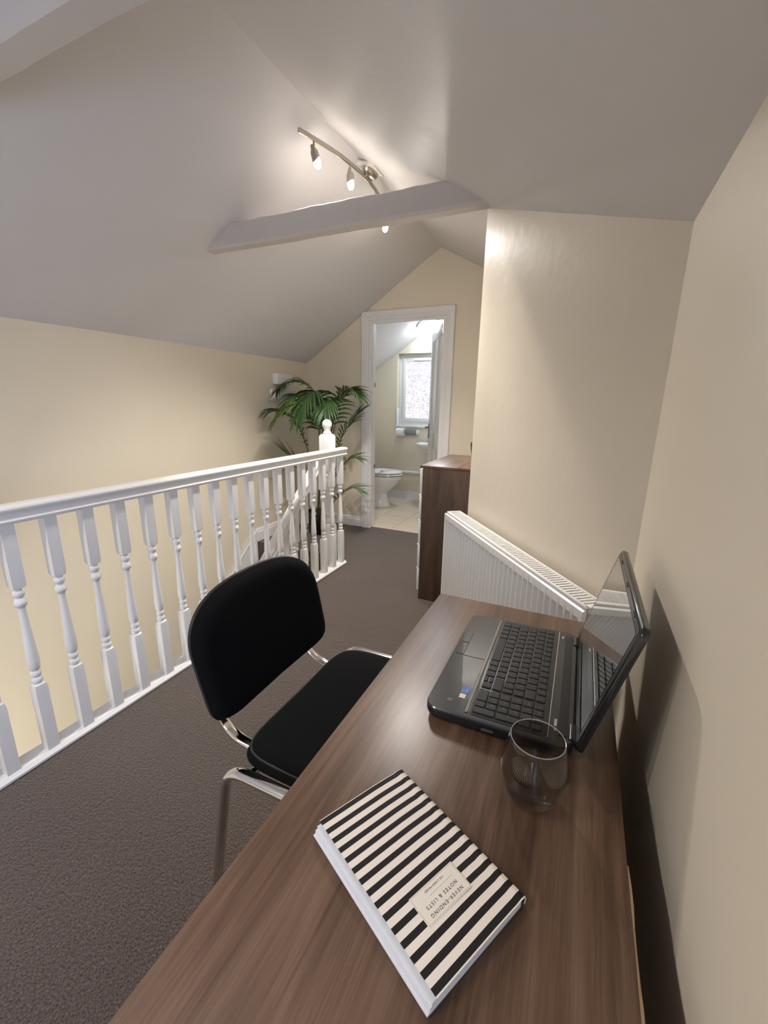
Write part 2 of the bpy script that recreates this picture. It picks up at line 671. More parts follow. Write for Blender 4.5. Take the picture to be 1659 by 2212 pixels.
for i in range(-3, 4):
    for j in range(-1, 5):
        a0, a1 = max(-2.012 + i * px, XL), min(-2.012 + (i + 1) * px, XBR)
        b0, b1 = max(4.035 + (j - 0) * py, 3.862), min(4.035 + (j + 1) * py, YB)
        if a1 - a0 < .03 or b1 - b0 < .03:
            continue
        key = (round(a1 - a0, 3), round(b1 - b0, 3))
        if key not in tile_me:
            w_, h_ = key
            tile_me[key] = box_me((-w_ / 2 + .002, w_ / 2 - .002, -h_ / 2 + .002, h_ / 2 - .002, -.009, 0), 'tile', .0012, 1)
        link('tile', tile_me[key], fl, ((a0 + a1) / 2, (b0 + b1) / 2, random.uniform(-.0004, .0004)))


# skirtings
def skirt_prof(h=.105, d=.016):
    return [(0, 0), (d, 0), (d, h * .72), (d * .55, h * .76), (d * .8, h * .84), (d * .5, h * .93), (d * .3, h), (0, h)]


def skirting(name, p0, p1, nrm, h=.105, label=None):
    p0, p1, nrm = Vector(p0), Vector(p1), Vector(nrm)
    pr = skirt_prof(h)
    n = len(pr)
    v = [p0 + nrm * d + Vector((0, 0, z)) for d, z in pr] + [p1 + nrm * d + Vector((0, 0, z)) for d, z in pr]
    f = [tuple(range(n)), tuple(range(2 * n - 1, n - 1, -1))] + [(i, n + i, n + (i + 1) % n, (i + 1) % n) for i in range(n)]
    return link(name, pd(v, f, 'white_gloss'), kind='structure', label=label)


skirting('baseboard_far', (XL, YF, 0), (-2.03, YF, 0), (0, -1, 0), label='white skirting left of the bathroom door')
skirting('baseboard_left', (XL, 2.92, 0), (XL, YF, 0), (1, 0, 0), .12, label='white skirting on the landing behind the palm')
skirting('baseboard_bathroom', (-2.45, YB, 0), (XBR, YB, 0), (0, -1, 0), .105, label='white skirting under the bathroom pipe')

# door casing (architrave, lining)
tr = struct('trim_1', label='white moulded architrave of the bathroom door')
prof = [(-.02, 0), (-.02, .012), (.0, .012), (.004, .020), (.016, .016), (.022, .022), (.034, .022), (.038, .027), (.078, .027), (.082, .022), (.082, 0)]
xl_, xr_, zt_ = DX0 + .022, DX1 - .022, DZ - .022
PTH = []
for a, d in prof:
    y = YF - d
    PTH.append([(xl_ - a, y, 0), (xl_ - a, y, zt_ + a), (xr_ + a, y, zt_ + a), (xr_ + a, y, 0)])
for s, nm in ((0, 'jamb_moulding'), (1, 'head_moulding'), (2, 'jamb_moulding')):
    n = len(prof)
    v = [PTH[i][s] for i in range(n)] + [PTH[i][s + 1] for i in range(n)]
    f = [tuple(range(n)), tuple(range(2 * n - 1, n - 1, -1))] + [(i, (i + 1) % n, n + (i + 1) % n, n + i) for i in range(n)]
    link(nm, pd(v, f, 'white_gloss', ang=25), tr)
for nm, d in (('lining', (DX0, xl_ + .006, YF + .001, yw1 + .004, 0, DZ)), ('lining', (xr_ - .006, DX1, YF + .001, yw1 + .004, 0, DZ)),
              ('lining_head', (DX0, DX1, YF + .001, yw1 + .004, zt_ - .006, DZ)), ('stop', (xl_, xl_ + .016, YF + .03, YF + .06, 0, zt_)),
              ('threshold_strip', (xl_, xr_, 3.852, 3.868, 0, .004))):
    box(nm, d, 'white_gloss' if nm != 'threshold_strip' else 'tile', tr, bev=.001, seg=1)
for z in (1.42, .62):
    box('strike_plate', (xl_ + .016, xl_ + .018, YF + .07, YF + .085, z, z + .04), 'steel_dark', tr, bev=0)

# bathroom door leaf: hinged on the right jamb, opened into the bathroom
DW = .755
ang = math.atan2(4.585 - 3.92, -1.535 + 1.19)
d1 = struct('door_1', (-1.192, 3.925, 0), ang, label='white four panel bathroom door standing ajar')
T = .036
st = .095
for nm, d in (('stile', (0, st, 0, T, .008, 1.99)), ('stile', (DW - st, DW, 0, T, .008, 1.99)), ('muntin', (DW / 2 - .045, DW / 2 + .045, 0, T, .2, 1.89)),
              ('top_rail', (st, DW - st, 0, T, 1.89, 1.99)), ('lock_rail', (st, DW - st, 0, T, .80, .97)), ('bottom_rail', (st, DW - st, 0, T, .008, .2))):
    box(nm, d, 'white_gloss', d1, bev=.003)
for xa, xb in ((st, DW / 2 - .045), (DW / 2 + .045, DW - st)):
    for za, zb in ((.2, .80), (.97, 1.89)):
        pnl = box('panel', (xa, xb, T * .3, T * .7, za, zb), 'white_gloss', d1, bev=0)
        fr_ = []
        for q in ((xa, xb, za, za + .014), (xa, xb, zb - .014, zb), (xa, xa + .014, za, zb), (xb - .014, xb, za, zb)):
            fr_.append((q[0], q[1], T * .12, T * .88, q[2], q[3]))
        box('bead', fr_, 'white_gloss', pnl, bev=.004, seg=1)
for s in (-1, 1):
    y0 = 0 if s < 0 else T
    hd = box('handle_plate', (DW - .065, DW - .03, min(y0, y0 + s * .006), max(y0, y0 + s * .006), .90, 1.06), 'steel_dark', d1, bev=.002)
    tube('lever', fillet([(DW - .047, y0 + s * .004, 1.02), (DW - .047, y0 + s * .045, 1.02), (DW - .15, y0 + s * .045, 1.015)], .015), .008, 'steel_dark', hd)

# bathroom window
w1 = struct('window_1', label='white framed bathroom window with frosted swirl glass')
yf = YB + .07


def rect_frame(x0, x1, z0, z1, t_, y0, y1):
    return [(x0, x0 + t_, y0, y1, z0, z1), (x1 - t_, x1, y0, y1, z0, z1), (x0 + t_, x1 - t_, y0, y1, z0, z0 + t_), (x0 + t_, x1 - t_, y0, y1, z1 - t_, z1)]


box('frame', rect_frame(BX0, BX1, BZ0, BZ1, .055, yf, yf + .06), 'white_plastic', w1, bev=.006)
sash = box('sash', rect_frame(BX0 + .05, -1.72, BZ0 + .05, BZ1 - .05, .05, yf - .012, yf + .05), 'white_plastic', w1, bev=.007)
sash2 = box('sash', rect_frame(-1.70, BX1 - .05, BZ0 + .05, BZ1 - .05, .05, yf - .012, yf + .05), 'white_plastic', w1, bev=.007)
box('pane', (BX0 + .09, -1.76, yf + .01, yf + .02, BZ0 + .09, BZ1 - .09), 'frosted_pane', w1, bev=0)
box('pane', (-1.66, BX1 - .09, yf + .01, yf + .02, BZ0 + .09, BZ1 - .09), 'frosted_pane', w1, bev=0)
box('trickle_vent', (-2.06, -1.75, yf - .024, yf - .012, BZ1 - .085, BZ1 - .06), 'white_plastic', w1, bev=.003)
box('handle', (-1.80, -1.73, yf - .04, yf - .012, BZ0 + .085, BZ0 + .105), 'white_plastic', w1, bev=.006)
box('sill', (BX0 - .012, BX1 + .012, YB - .018, yf, BZ0 - .022, BZ0 + .002), 'white_gloss', w1, bev=.004)
box('reveal_board', (BX0 - .002, BX0 + .012, YB - .012, yf, BZ0, BZ0 + .22), 'white_gloss', w1, bev=.002)
box('wall_outside', (BX0 - .3, BX1 + .3, YB + .16, YB + .2, .5, 2.3), 'grey_plate', kind='structure', bev=0)

# assumed window of the right wall (unseen, behind the camera), added for the daylight on balusters and carpet
w2 = struct('window_assumed', label='assumed window in the cream wall behind the desk end')
box('frame', [(XW + .02, XW + .07, WY0, WY0 + .05, WZ0, WZ1), (XW + .02, XW + .07, WY1 - .05, WY1, WZ0, WZ1), (XW + .02, XW + .07, WY0 + .05, WY1 - .05, WZ0, WZ0 + .05),
              (XW + .02, XW + .07, WY0 + .05, WY1 - .05, WZ1 - .05, WZ1)], 'white_plastic', w2, bev=.004)
box('pane', (XW + .04, XW + .05, WY0 + .05, WY1 - .05, WZ0 + .05, WZ1 - .05), 'assumed_day_pane', w2, bev=0)


# tie beams
def beam(name, x0, x1, y, depth, z0, z1, label, zr=0, skew=0):
    n = 48
    v, f = [], []
    for i in range(n + 1):
        t_ = i / n
        x = x0 + (x1 - x0) * t_
        w = .0022 * math.sin(9 * x) + .0018 * math.sin(23 * x + 1) + .001 * math.sin(61 * x)
        zt, zb = z1 + zr * t_ + w, z0 + zr * t_ + w * .4
        ya = y + skew * t_ + .0015 * math.sin(7 * x)
        yb = ya + depth
        c, e = .004, .012
        for yy, zz in ((ya, zt - c), (ya + c, zt), (yb - c, zt), (yb, zt - c), (yb, zb + c), (yb - c, zb), (ya + e, zb), (ya, zb + e)):
            v.append((x, yy, zz))
    for i in range(n):
        for j in range(8):
            f.append((i * 8 + j, i * 8 + (j + 1) % 8, (i + 1) * 8 + (j + 1) % 8, (i + 1) * 8 + j))
    capped(v, f, 8, n + 1)
    return link(name, pd(v, f, 'beam_white', ang=25), label=label, cat='beam', group='painted tie beams')


beam('tie_beam', -2.02, -.42, 1.955, .07, 2.070, 2.182, 'white painted tie beam crossing below the spotlights', zr=.014, skew=.05)
beam('tie_beam', -1.97, -.50, .765, .085, 2.12, 2.24, 'white painted tie beam at the top left corner, nearest the camera')

# ------------------------------------------------------------------ stairs
stair = thing('staircase', 'white and carpeted staircase going down behind the landing balustrade', 'staircase', (-2.22, 2.92, 0))
ox, oy = -2.22, 2.92
rise, going = .199, .22
for i in range(12):
    z = -rise * (i + 1)
    y1_ = -going * i
    v, f = extrude_prof([(y1_ + .0, z), (y1_ - going - .018, z), (y1_ - going - .018, z - .03), (y1_ - going, z - .03), (y1_ - going, z - rise), (y1_, z - rise)], 'X', XL + .022 - ox, -1.83 - ox)
    link('step', pd(v, f, 'carpet', smooth=False), stair)
slp = .9


def string(name, x0, x1, top, hgt, ya, yb):
    pr = [(ya, top(ya)), (yb, top(yb)), (yb, top(yb) - hgt), (ya, top(ya) - hgt)]
    v, f = extrude_prof(pr, 'X', x0 - ox, x1 - ox)
    return link(name, pd([(a, b - oy, c) for a, b, c in v], f, 'white_gloss', smooth=False), stair)


tw = lambda y: .12 - slp * (2.915 - y)
string('wall_string', XL, XL + .02, tw, .34, 2.915, .3)
string('wall_string_cap', XL, XL + .028, lambda y: tw(y) + .0, .022, 2.915, .3)
string('outer_string', -1.83, -1.795, lambda y: -.06 - slp * (2.75 - y), .26, 2.74, .3)
# stair handrail and its balusters
hz = lambda y: .80 - .905 * (2.636 - y)


def rail_prof(w, h):
    hw = w / 2
    half = [(.58 * hw, 0), (.60 * hw, .07 * h), (.84 * hw, .09 * h), (.88 * hw, .20 * h), (.80 * hw, .27 * h), (.72 * hw, .38 * h), (.72 * hw, .48 * h), (.80 * hw, .60 * h), (.97 * hw, .72 * h), (1.0 * hw, .82 * h), (.93 * hw, .92 * h), (.72 * hw, .98 * h), (.35 * hw, h)]
    return half + [(-a, b) for a, b in reversed(half)]


pr = rail_prof(.066, .075)
n = len(pr)
v = []
for y in (2.75, .35):
    v += [(-1.80 + a - ox, y - oy, hz(y) - .085 + b * 1.25) for a, b in pr]
f = [tuple(range(n)), tuple(range(2 * n - 1, n - 1, -1))] + [(i, n + i, n + (i + 1) % n, (i + 1) % n) for i in range(n)]
link('handrail', pd(v, f, 'white_gloss', ang=28), stair)

SQ = .0195


def baluster_geo(z_lo, z_hi, shear=0, k=1.0):
    """square blocks with turned middle; z of the turned part is fixed relative to z_hi"""
    parts = []
    zu, zl = z_hi - .222 * k, z_hi - .590 * k
    n = 16

    def sq_ring(r, z, tk):
        ring = []
        for i in range(n):
            a = 2 * PI * i / n
            c, s = math.cos(a), math.sin(a)
            q = r / max(abs(c), abs(s))
            q = q * tk + r * (1 - tk)
            ring.append((q * c, q * s, z))
        return ring
    rows = []
    rows += [sq_ring(SQ, z_hi, 1), sq_ring(SQ, zu + .012, 1), sq_ring(SQ * .97, zu, .55)]
    prof = [(.0125, -.002), (.012, -.005), (.0165, -.010), (.018, -.020), (.0165, -.029), (.0125, -.033), (.0125, -.037), (.0145, -.041), (.0185, -.049), (.0190, -.056), (.0175, -.064),
            (.0125, -.068), (.0112, -.075), (.0112, -.095), (.0128, -.14), (.0152, -.19), (.0176, -.24), (.0188, -.275), (.0180, -.295), (.0150, -.309), (.0125, -.313),
            (.0150, -.318), (.0172, -.326), (.0150, -.334), (.0120, -.338), (.0150, -.342), (.0175, -.350), (.0165, -.358), (.0130, -.364)]
    for r, dz in prof:
        rows.append([(r * math.cos(2 * PI * i / n), r * math.sin(2 * PI * i / n), zu + dz * k) for i in range(n)])
    rows += [sq_ring(SQ * .97, zl, .55), sq_ring(SQ, zl - .012, 1), sq_ring(SQ, z_lo, 1)]
    v = [p for r in rows for p in r]
    if shear:
        v = [(x, y, z + (shear * y if (z > z_hi - .01 or z < z_lo + .01) else 0)) for x, y, z in v]
    f = []
    for j in range(len(rows) - 1):
        for i in range(n):
            f.append((j * n + i, j * n + (i + 1) % n, (j + 1) * n + (i + 1) % n, (j + 1) * n + i))
    return capped(v, f, n, len(rows))


sb = baluster_geo(-.86, 0, .9)
sbm = pd(*sb, 'white_gloss', ang=50)
for i in range(14):
    y = 2.63 - .119 * i
    link('stair_baluster', sbm, stair, (-1.80 - ox, y - oy, hz(y) - .075))

# newel post
nw = thing('newel_post', 'white newel post with ball finial at the head of the stairs', 'newel post', (-1.775, 2.80, 0))
NS = .045
n = 16


def sqr(r, z, tk=1.0):
    out = []
    for i in range(n):
        a = 2 * PI * i / n
        c, s = math.cos(a), math.sin(a)
        q = r / max(abs(c), abs(s))
        q = q * tk + r * (1 - tk)
        out.append((q * c, q * s, z))
    return out


rows = [sqr(NS, -.22), sqr(NS, .30), sqr(NS * .96, .325, .4)]
for r, z in ((.03, .332), (.038, .342), (.042, .355), (.036, .37), (.03, .378), (.036, .388), (.041, .40), (.034, .415), (.031, .43), (.036, .47), (.041, .52), (.038, .60), (.032, .68),
             (.03, .70), (.038, .712), (.04, .725), (.034, .738), (.03, .745)):
    rows.append([(r * math.cos(2 * PI * i / n), r * math.sin(2 * PI * i / n), z) for i in range(n)])
rows += [sqr(NS * .96, .752, .4), sqr(NS, .775), sqr(NS, 1.018), sqr(NS * .95, 1.032, .6), sqr(NS * .74, 1.038, .1)]
v = [p for r in rows for p in r]
f = [(j * n + i, j * n + (i + 1) % n, (j + 1) * n + (i + 1) % n, (j + 1) * n + i) for j in range(len(rows) - 1) for i in range(n)]
capped(v, f, n, len(rows))
link('post', pd(v, f, 'white_gloss', ang=40), nw)
fp = [(.024, 1.038), (.03, 1.041), (.033, 1.046), (.03, 1.052), (.024, 1.057), (.0225, 1.064)]
for i in range(1, 15):
    a = -PI / 2 + .62 + (PI - .62) * i / 14
    fp.append((max(.0005, .0375 * math.cos(a)), 1.1085 + .0375 * math.sin(a)))
lathe('ball_finial', fp, 'white_gloss', nw, 28)

# landing balustrade
bal = thing('balustrade', 'white landing balustrade with turned balusters along the stairwell', 'balustrade', (-1.65, 2.80, 0))
bx, by = -1.65, 2.80
pr = rail_prof(.072, .062)
v, f = extrude_prof([(a, .879 + b) for a, b in pr], 'Y', -.9 - by, 2.835 - by)
link('handrail', pd(v, f, 'white_gloss', ang=28), bal)
v, f = extrude_prof([(-.045, 0), (.026, 0), (.031, .006), (.031, .014), (.026, .018), (.022, .024), (.020, .026), (-.045, .026)], 'Y', -.9 - by, 2.815 - by)
link('base_rail', pd(v, f, 'white_gloss', ang=30), bal)
bme = pd(*baluster_geo(.024, .882), 'white_gloss', ang=50)
for i in range(28):
    link('baluster', bme, bal, (0, 2.775 - .1238 * i - by, 0))

# ------------------------------------------------------------------ radiator
ra = math.atan2(dd.y, dd.x)
rad = thing('radiator', 'white fluted panel radiator on the angled wall behind the desk', 'radiator', (CORNER.x, CORNER.y, 0), ra)
X0, X1, ZB, ZT = .026, 1.115, .12, .738
YFp = .112
pit = (X1 - X0 - .03) / 32
xs, ds = [X0, X0 + .004], [.010, 0]
for k in range(32):
    b0 = X0 + .015 + k * pit
    for u, d in ((.06, 0), (.20, .25), (.32, 1), (.70, 1), (.82, .25), (.96, 0)):
        xs.append(b0 + u * pit)
        ds.append(-d)
xs += [X1 - .004, X1]
ds += [0, .010]
zr = [ZB, ZB + .004, ZB + .035, ZB + .039, ZB + .047, ZB + .06, ZT - .062, ZT - .05, ZT - .042, ZT - .038, ZT - .012, ZT - .008]
zm = [0, 0, 0, .3, .85, 1, 1, .85, .3, 0, 0, 0]
v = []
for z, m_ in zip(zr, zm):
    for x, d in zip(xs, ds):
        dep = d if d > 0 else -d * .016 * m_
        if z in (zr[0], zr[-1]):
            dep = max(dep, .006)
        v.append((x, YFp - dep, z))
nx = len(xs)
f = [(j * nx + i, j * nx + i + 1, (j + 1) * nx + i + 1, (j + 1) * nx + i) for j in range(len(zr) - 1) for i in range(nx - 1)]
o_ = len(v)
v += [(X0, YFp - .016, ZB), (X1, YFp - .016, ZB), (X1, YFp - .016, ZT - .008), (X0, YFp - .016, ZT - .008)]
f += [(o_, o_ + 1, o_ + 2, o_ + 3)]
link('front_panel', pd(v, f, 'radiator_white', ang=32), rad)
box('back_panel', (X0 + .01, X1 - .01, .034, .042, ZB + .02, ZT - .03), 'radiator_white', rad)
for xa, xb in ((X0 + .004, X0 + .010), (X1 - .010, X1 - .004)):
    box('end_panel', (xa, xb, .03, YFp - .012, ZB + .01, ZT - .001), 'radiator_white', rad)
box('grille_frame', [(X0 + .004, X1 - .004, YFp - .022, YFp - .012, ZT - .03, ZT), (X0 + .004, X1 - .004, .028, .036, ZT - .03, ZT),
                     (X0 + .004, X0 + .018, .03, YFp - .014, ZT - .008, ZT), (X1 - .018, X1 - .004, .03, YFp - .014, ZT - .008, ZT)], 'radiator_white', rad, bev=.002)
ns = 64
sl = []
for i in range(ns):
    x = X0 + .018 + (X1 - X0 - .036) * (i + .5) / ns
    sl.append((x - .0040, x + .0040, .034, YFp - .020, ZT - .009, ZT - .004))
box('grille_slats', sl, 'radiator_white', rad, bev=0, kind='stuff')
fins = []
for i in range(60):
    x = X0 + .03 + (X1 - X0 - .06) * (i + .5) / 60
    fins.append((x - .001, x + .001, .042, YFp - .02, ZB + .04, ZT - .06))
box('convector_fins', fins, 'steel_dark', rad, bev=0, kind='stuff')
box('clip', (X0 + .54, X0 + .552, .055, .085, ZT - .006, ZT - .001), 'radiator_white', rad)
box('bracket', (.9, .93, .0, .036, .3, .6), 'radiator_white', rad)
box('bracket', (.2, .23, .0, .036, .3, .6), 'radiator_white', rad)

# ------------------------------------------------------------------ desk
dk = thing('desk', 'walnut effect desk against the right wall under the laptop', 'desk', (-.1065, .52, 0))
cx, cy = -.1065, .52
dk_ob = box('desk_top', (-.3255 - cx, .1125 - cx, -.085 - cy, 1.122 - cy, .705, .73), 'walnut_desk', dk, bev=.0012)
for y0 in (-.06, 1.055):
    box('side_panel', (-.165 - cx, .10 - cx, y0 - cy, y0 + .022 - cy, 0, .705), 'walnut_desk', dk, bev=.001)
box('back_panel', (.06 - cx, .078 - cx, -.038 - cy, 1.055 - cy, .35, .705), 'walnut_desk', dk, bev=.001)
vv = []
yy = [-.084 + .57 * i / 24 for i in range(25)]
pts = [(.1125, y) for y in yy] + [(.1152 + random.uniform(-.0009, .0012) - (.002 if i in (24, 13) else 0), y) for i, y in reversed(list(enumerate(yy)))]
v, f = prism_geo([(x - cx, y - cy) for x, y in pts], .708, .7295)
link('edge_strip', pd(v, f, 'raw_edge', smooth=False), dk, label='chipped bare chipboard edge')

# ------------------------------------------------------------------ chair
chx, chy = -.50, .846
ch = thing('visitor_chair', 'black fabric visitor chair with chrome frame pulled up to the desk', 'chair', (chx, chy, 0))
HW = .254


def pad(name, center, outline, depthf, warp, material, parent, rings=7, flip=False, side=.0, **k):
    """domed pad over an outline in a 2D plane; depthf(r) gives dome height; warp maps (a,b,h)->xyz"""
    n = len(outline)
    v, f = [], []
    rs = [1.0 - .0 * i for i in range(1)]
    levels = []
    if side:
        levels.append((1.0, -side))
    for r in (1.0, .992, .97, .93, .86, .72, .5, .25):
        levels.append((r, depthf(r)))
    for r, h in levels:
        for a, b in outline:
            v.append(warp(a * r, b * r, h))
    for j in range(len(levels) - 1):
        for i in range(n):
            f.append((j * n + i, j * n + (i + 1) % n, (j + 1) * n + (i + 1) % n, (j + 1) * n + i))
    v.append(warp(0, 0, depthf(0)))
    c = len(v) - 1
    j = len(levels) - 1
    for i in range(n):
        f.append((j * n + i, j * n + (i + 1) % n, c))
    if side:
        f.append(tuple(range(n)))
    return link(name, pd(v, f, material, ang=60), parent, **k)


# back outline: a across (Y), b up; lower edge nearly straight, upper edge arched with larger corners
def back_outline(W_, Hh, cnt=64):
    out = []
    for i in range(cnt):
        t_ = 2 * PI * i / cnt
        c, s = math.cos(t_), math.sin(t_)
        nx_ = 8.0 if s < 0 else 3.2
        a = math.copysign(abs(c) ** (2 / nx_), c)
        b = math.copysign(abs(s) ** (2 / nx_), s)
        taper = 1 - .05 * (1 - b) / 2
        arch = .10 * (1 - a * a) if b > 0 else .03 * (1 - a * a) * -1
        out.append((a * W_ * taper, b * Hh * (1) + (arch * Hh * abs(b))))
    return out


BZ, BH = .660, .146


def back_warp(a, b, h):
    lean = math.tan(R(14))
    x = -.765 - b * lean + .28 * a * a
    return (x + h - chx, a, BZ + b - h * .1)


ol = back_outline(HW, BH)
pad('back_pad', None, ol, lambda r: .012 * (1 - r ** 8) + .022 * (1 - max(0, (r - .9) / .1) ** 3), lambda a, b, h: back_warp(a, b, h), 'fabric_black', ch, side=.004)
ol2 = back_outline(HW + .0015, BH + .0015)
pad('back_shell', None, ol2, lambda r: .022 * (1 - r ** 5) + .004, lambda a, b, h: back_warp(a, b, -h), 'plastic_black', ch, side=.004)
# seat
SXc, SHL = -.436, .222


def seat_outline(cnt=64):
    out = []
    for i in range(cnt):
        t_ = 2 * PI * i / cnt
        c, s = math.cos(t_), math.sin(t_)
        nx_ = 6.0
        a = math.copysign(abs(c) ** (2 / nx_), c)
        b = math.copysign(abs(s) ** (2 / nx_), s)
        out.append((a * SHL * (1.0), b * (.258 - .004 * (1 - a) / 2) * (1)))
    return out


sw = lambda a, b, h: (SXc + a - chx, b, .452 + h + .012 * (b / .23) ** 2 - (.02 * max(0, a / SHL - .5)))
pad('seat_pad', None, seat_outline(), lambda r: .018 * (1 - r ** 4) + .024 * (1 - max(0, (r - .88) / .12) ** 3), sw, 'fabric_black', ch, side=.002)
pad('seat_shell', None, seat_outline(), lambda r: .012 * (1 - r ** 5), lambda a, b, h: (SXc + a * .97 - chx, b * .97, .461 - h + .012 * (b / .23) ** 2 - .02 * max(0, a / SHL - .5)), 'plastic_black', ch, side=.010)
# side frames: inverted U's beside the seat
for s in (-1, 1):
    y = s * .274
    P_ = [(-.725 - chx, y * 1.03, .012), (-.648 - chx, y, .462), (-.245 - chx, y, .462), (-.185 - chx, y * 1.03, .012)]
    tube('side_frame', fillet(P_, .06, 8), .016, 'chrome', ch, rb=.0105, side=(0, 1, 0), n=16)
    for q in (P_[0], P_[-1]):
        lathe('foot_cap', [(.013, 0), (.017, .002), (.017, .02), (.013, .026)], 'plastic_black', ch, 14, (q[0], q[1], 0))
    yb = s * .185
    UP = [(-.30 - chx, yb, .432), (-.60 - chx, yb, .434), (-.735 - chx, yb, .455), (-.775 - chx, yb, .56), (-.80 - chx, yb, .66)]
    tube('back_upright', fillet(UP, .09, 8), .0145, 'chrome', ch, rb=.008, side=(0, 1, 0), n=16)
    tube('side_brace', [(-.60 - chx, s * .270, .452), (-.575 - chx, s * .165, .436)], .009, 'chrome', ch, rb=.007, side=(0, 0, 1))
tube('cross_bar', [(-.575 - chx, -.19, .432), (-.575 - chx, .19, .432)], .010, 'chrome', ch, n=12)
tube('cross_bar', [(-.30 - chx, -.268, .440), (-.30 - chx, .268, .440)], .010, 'chrome', ch, n=12)

# ------------------------------------------------------------------ chest of drawers
chs = thing('chest_of_drawers', 'tall walnut chest with white drawer fronts in the alcove', 'chest of drawers', (-.66, 2.81, 0))
qx, qy = -.66, 2.81
CX0, CX1, CY0, CY1, CZ = -.876, -.43, 2.478, 3.15, .90
for y0 in (CY0, CY1 - .016):
    box('side_panel', (CX0 - qx, CX1 - qx, y0 - qy, y0 + .016 - qy, 0, CZ - .017), 'walnut_chest', chs, bev=.001)
box('top_panel', (CX0 - .018 - qx, CX1 - qx, CY0 - qy, CY1 - qy, CZ - .016, CZ), 'walnut_chest_top', chs, bev=.001)
box('back_panel', (CX1 - .008 - qx, CX1 - qx, CY0 + .016 - qy, CY1 - .016 - qy, .02, CZ - .017), 'walnut_chest', chs, bev=0)
box('plinth', (CX0 + .004 - qx, CX0 + .02 - qx, CY0 + .016 - qy, CY1 - .016 - qy, 0, .055), 'plinth_dark', chs, bev=0)
z = .058
dh = (CZ - .022 - .058) / 5
for i in range(5):
    dr = box('drawer_front', (CX0 - .017 - qx, CX0 - .0005 - qx, CY0 + .002 - qy, CY1 - .002 - qy, z + .003, z + dh - .004), 'white_satin', chs, bev=.001)
    box('pull_lip', (CX0 - .026 - qx, CX0 - .0165 - qx, CY0 + .004 - qy, CY1 - .004 - qy, z + dh - .012, z + dh - .005), 'silver', dr, bev=.001)
    z += dh
lathe('cam_cap', [(.004, 0), (.004, .002)], 'dark_gap', chs, 10, (0, 0, 0), loc=(-.78 - qx, CY0 - qy, .06), rot=(R(90), 0, 0))

# woven basket on the chest, mostly hidden by the angled wall
bk = thing('wicker_basket', 'dark woven basket on the chest, peeking past the wall edge', 'basket', (-.585, 2.86, CZ))
v, f = lathe_geo([(.062, 0), (.07, .004), (.082, .05), (.088, .11), (.090, .125), (.084, .125), (.08, .1), (.07, .01), (.0, .008)], 28)
link('body', pd(v, f, 'wicker'), bk)
rings = []
for k in range(9):
    zz = .012 + k * .0125
    rr_ = .0715 + .0165 * min(1, zz / .11)
    pth = [(rr_ * math.cos(2 * PI * i / 48), rr_ * math.sin(2 * PI * i / 48), zz + .002 * math.sin(24 * PI * i / 48 + k * PI)) for i in range(49)]
    rings.append(sweep_geo(pth, .004, .004, n=6))
link('weave', pd(*join_geo(rings), 'wicker'), bk, kind='stuff')

# ------------------------------------------------------------------ laptop
lp = thing('laptop', 'open charcoal laptop with number pad on the walnut desk', 'laptop', (-.077, .803, .73), -PI / 2)
LW, LD = .374, .244


def round_rect(w, d, r, seg=6, r2=None):
    out = []
    for cx_, cy_, a0, rr_ in ((w / 2, d / 2, 0, r2 or r), (-w / 2, d / 2, 90, r2 or r), (-w / 2, -d / 2, 180, r), (w / 2, -d / 2, 270, r)):
        sx, sy = math.copysign(1, cx_), math.copysign(1, cy_)
        for k in range(seg + 1):
            a = R(a0 + 90 * k / seg)
            out.append((cx_ - sx * rr_ + rr_ * math.cos(a), cy_ - sy * rr_ + rr_ * math.sin(a)))
    return out


def rr_loft(levels, material, ang=35):
    """levels: list of (outline, z or f(x,y))"""
    n = len(levels[0][0])
    v, f = [], []
    for ol_, z in levels:
        for x, y in ol_:
            v.append((x, y, z(x, y) if callable(z) else z))
    for j in range(len(levels) - 1):
        for i in range(n):
            f.append((j * n + i, j * n + (i + 1) % n, (j + 1) * n + (i + 1) % n, (j + 1) * n + i))
    capped(v, f, n, len(levels))
    return pd(v, f, material, ang=ang)


ztop = lambda x, y: .0265 + .004 * (y / LD + .5)
o1, o2, o3 = round_rect(LW, LD, .022), round_rect(LW - .004, LD - .004, .021), round_rect(LW - .03, LD - .03, .02)
link('base', rr_loft([(o3, .003), (o2, .007), (o1, .013), (o1, lambda x, y: ztop(x, y) - .006)], 'laptop_black'), lp)
link('palm_deck', rr_loft([(o1, lambda x, y: ztop(x, y) - .0058), (o1, lambda x, y: ztop(x, y) - .002), (o2, ztop)], 'laptop_grey'), lp)
for sx in (-1, 1):
    for sy in (-1, 1):
        lathe('rubber_foot', [(.006, 0), (.007, .0035)], 'plastic_black', lp, 12, (sx * .15, sy * .085, 0))
DK = .0285
KX0, KX1, KY0, KY1 = -.176, .174, -.042, .078
rim = round_rect(KX1 - KX0 + .008, KY1 - KY0 + .008, .009)
kc = ((KX0 + KX1) / 2, (KY0 + KY1) / 2)
link('keyboard_tray', rr_loft([([(x + kc[0], y + kc[1]) for x, y in rim], lambda x, y: ztop(x, y) - .001),
                               ([(x + kc[0], y + kc[1]) for x, y in rim], lambda x, y: ztop(x, y) + .0006),
                               ([(x * .992 + kc[0], y * .98 + kc[1]) for x, y in rim], lambda x, y: ztop(x, y) + .0008)], 'laptop_grey'), lp)
tilt = math.atan(.004 / LD)


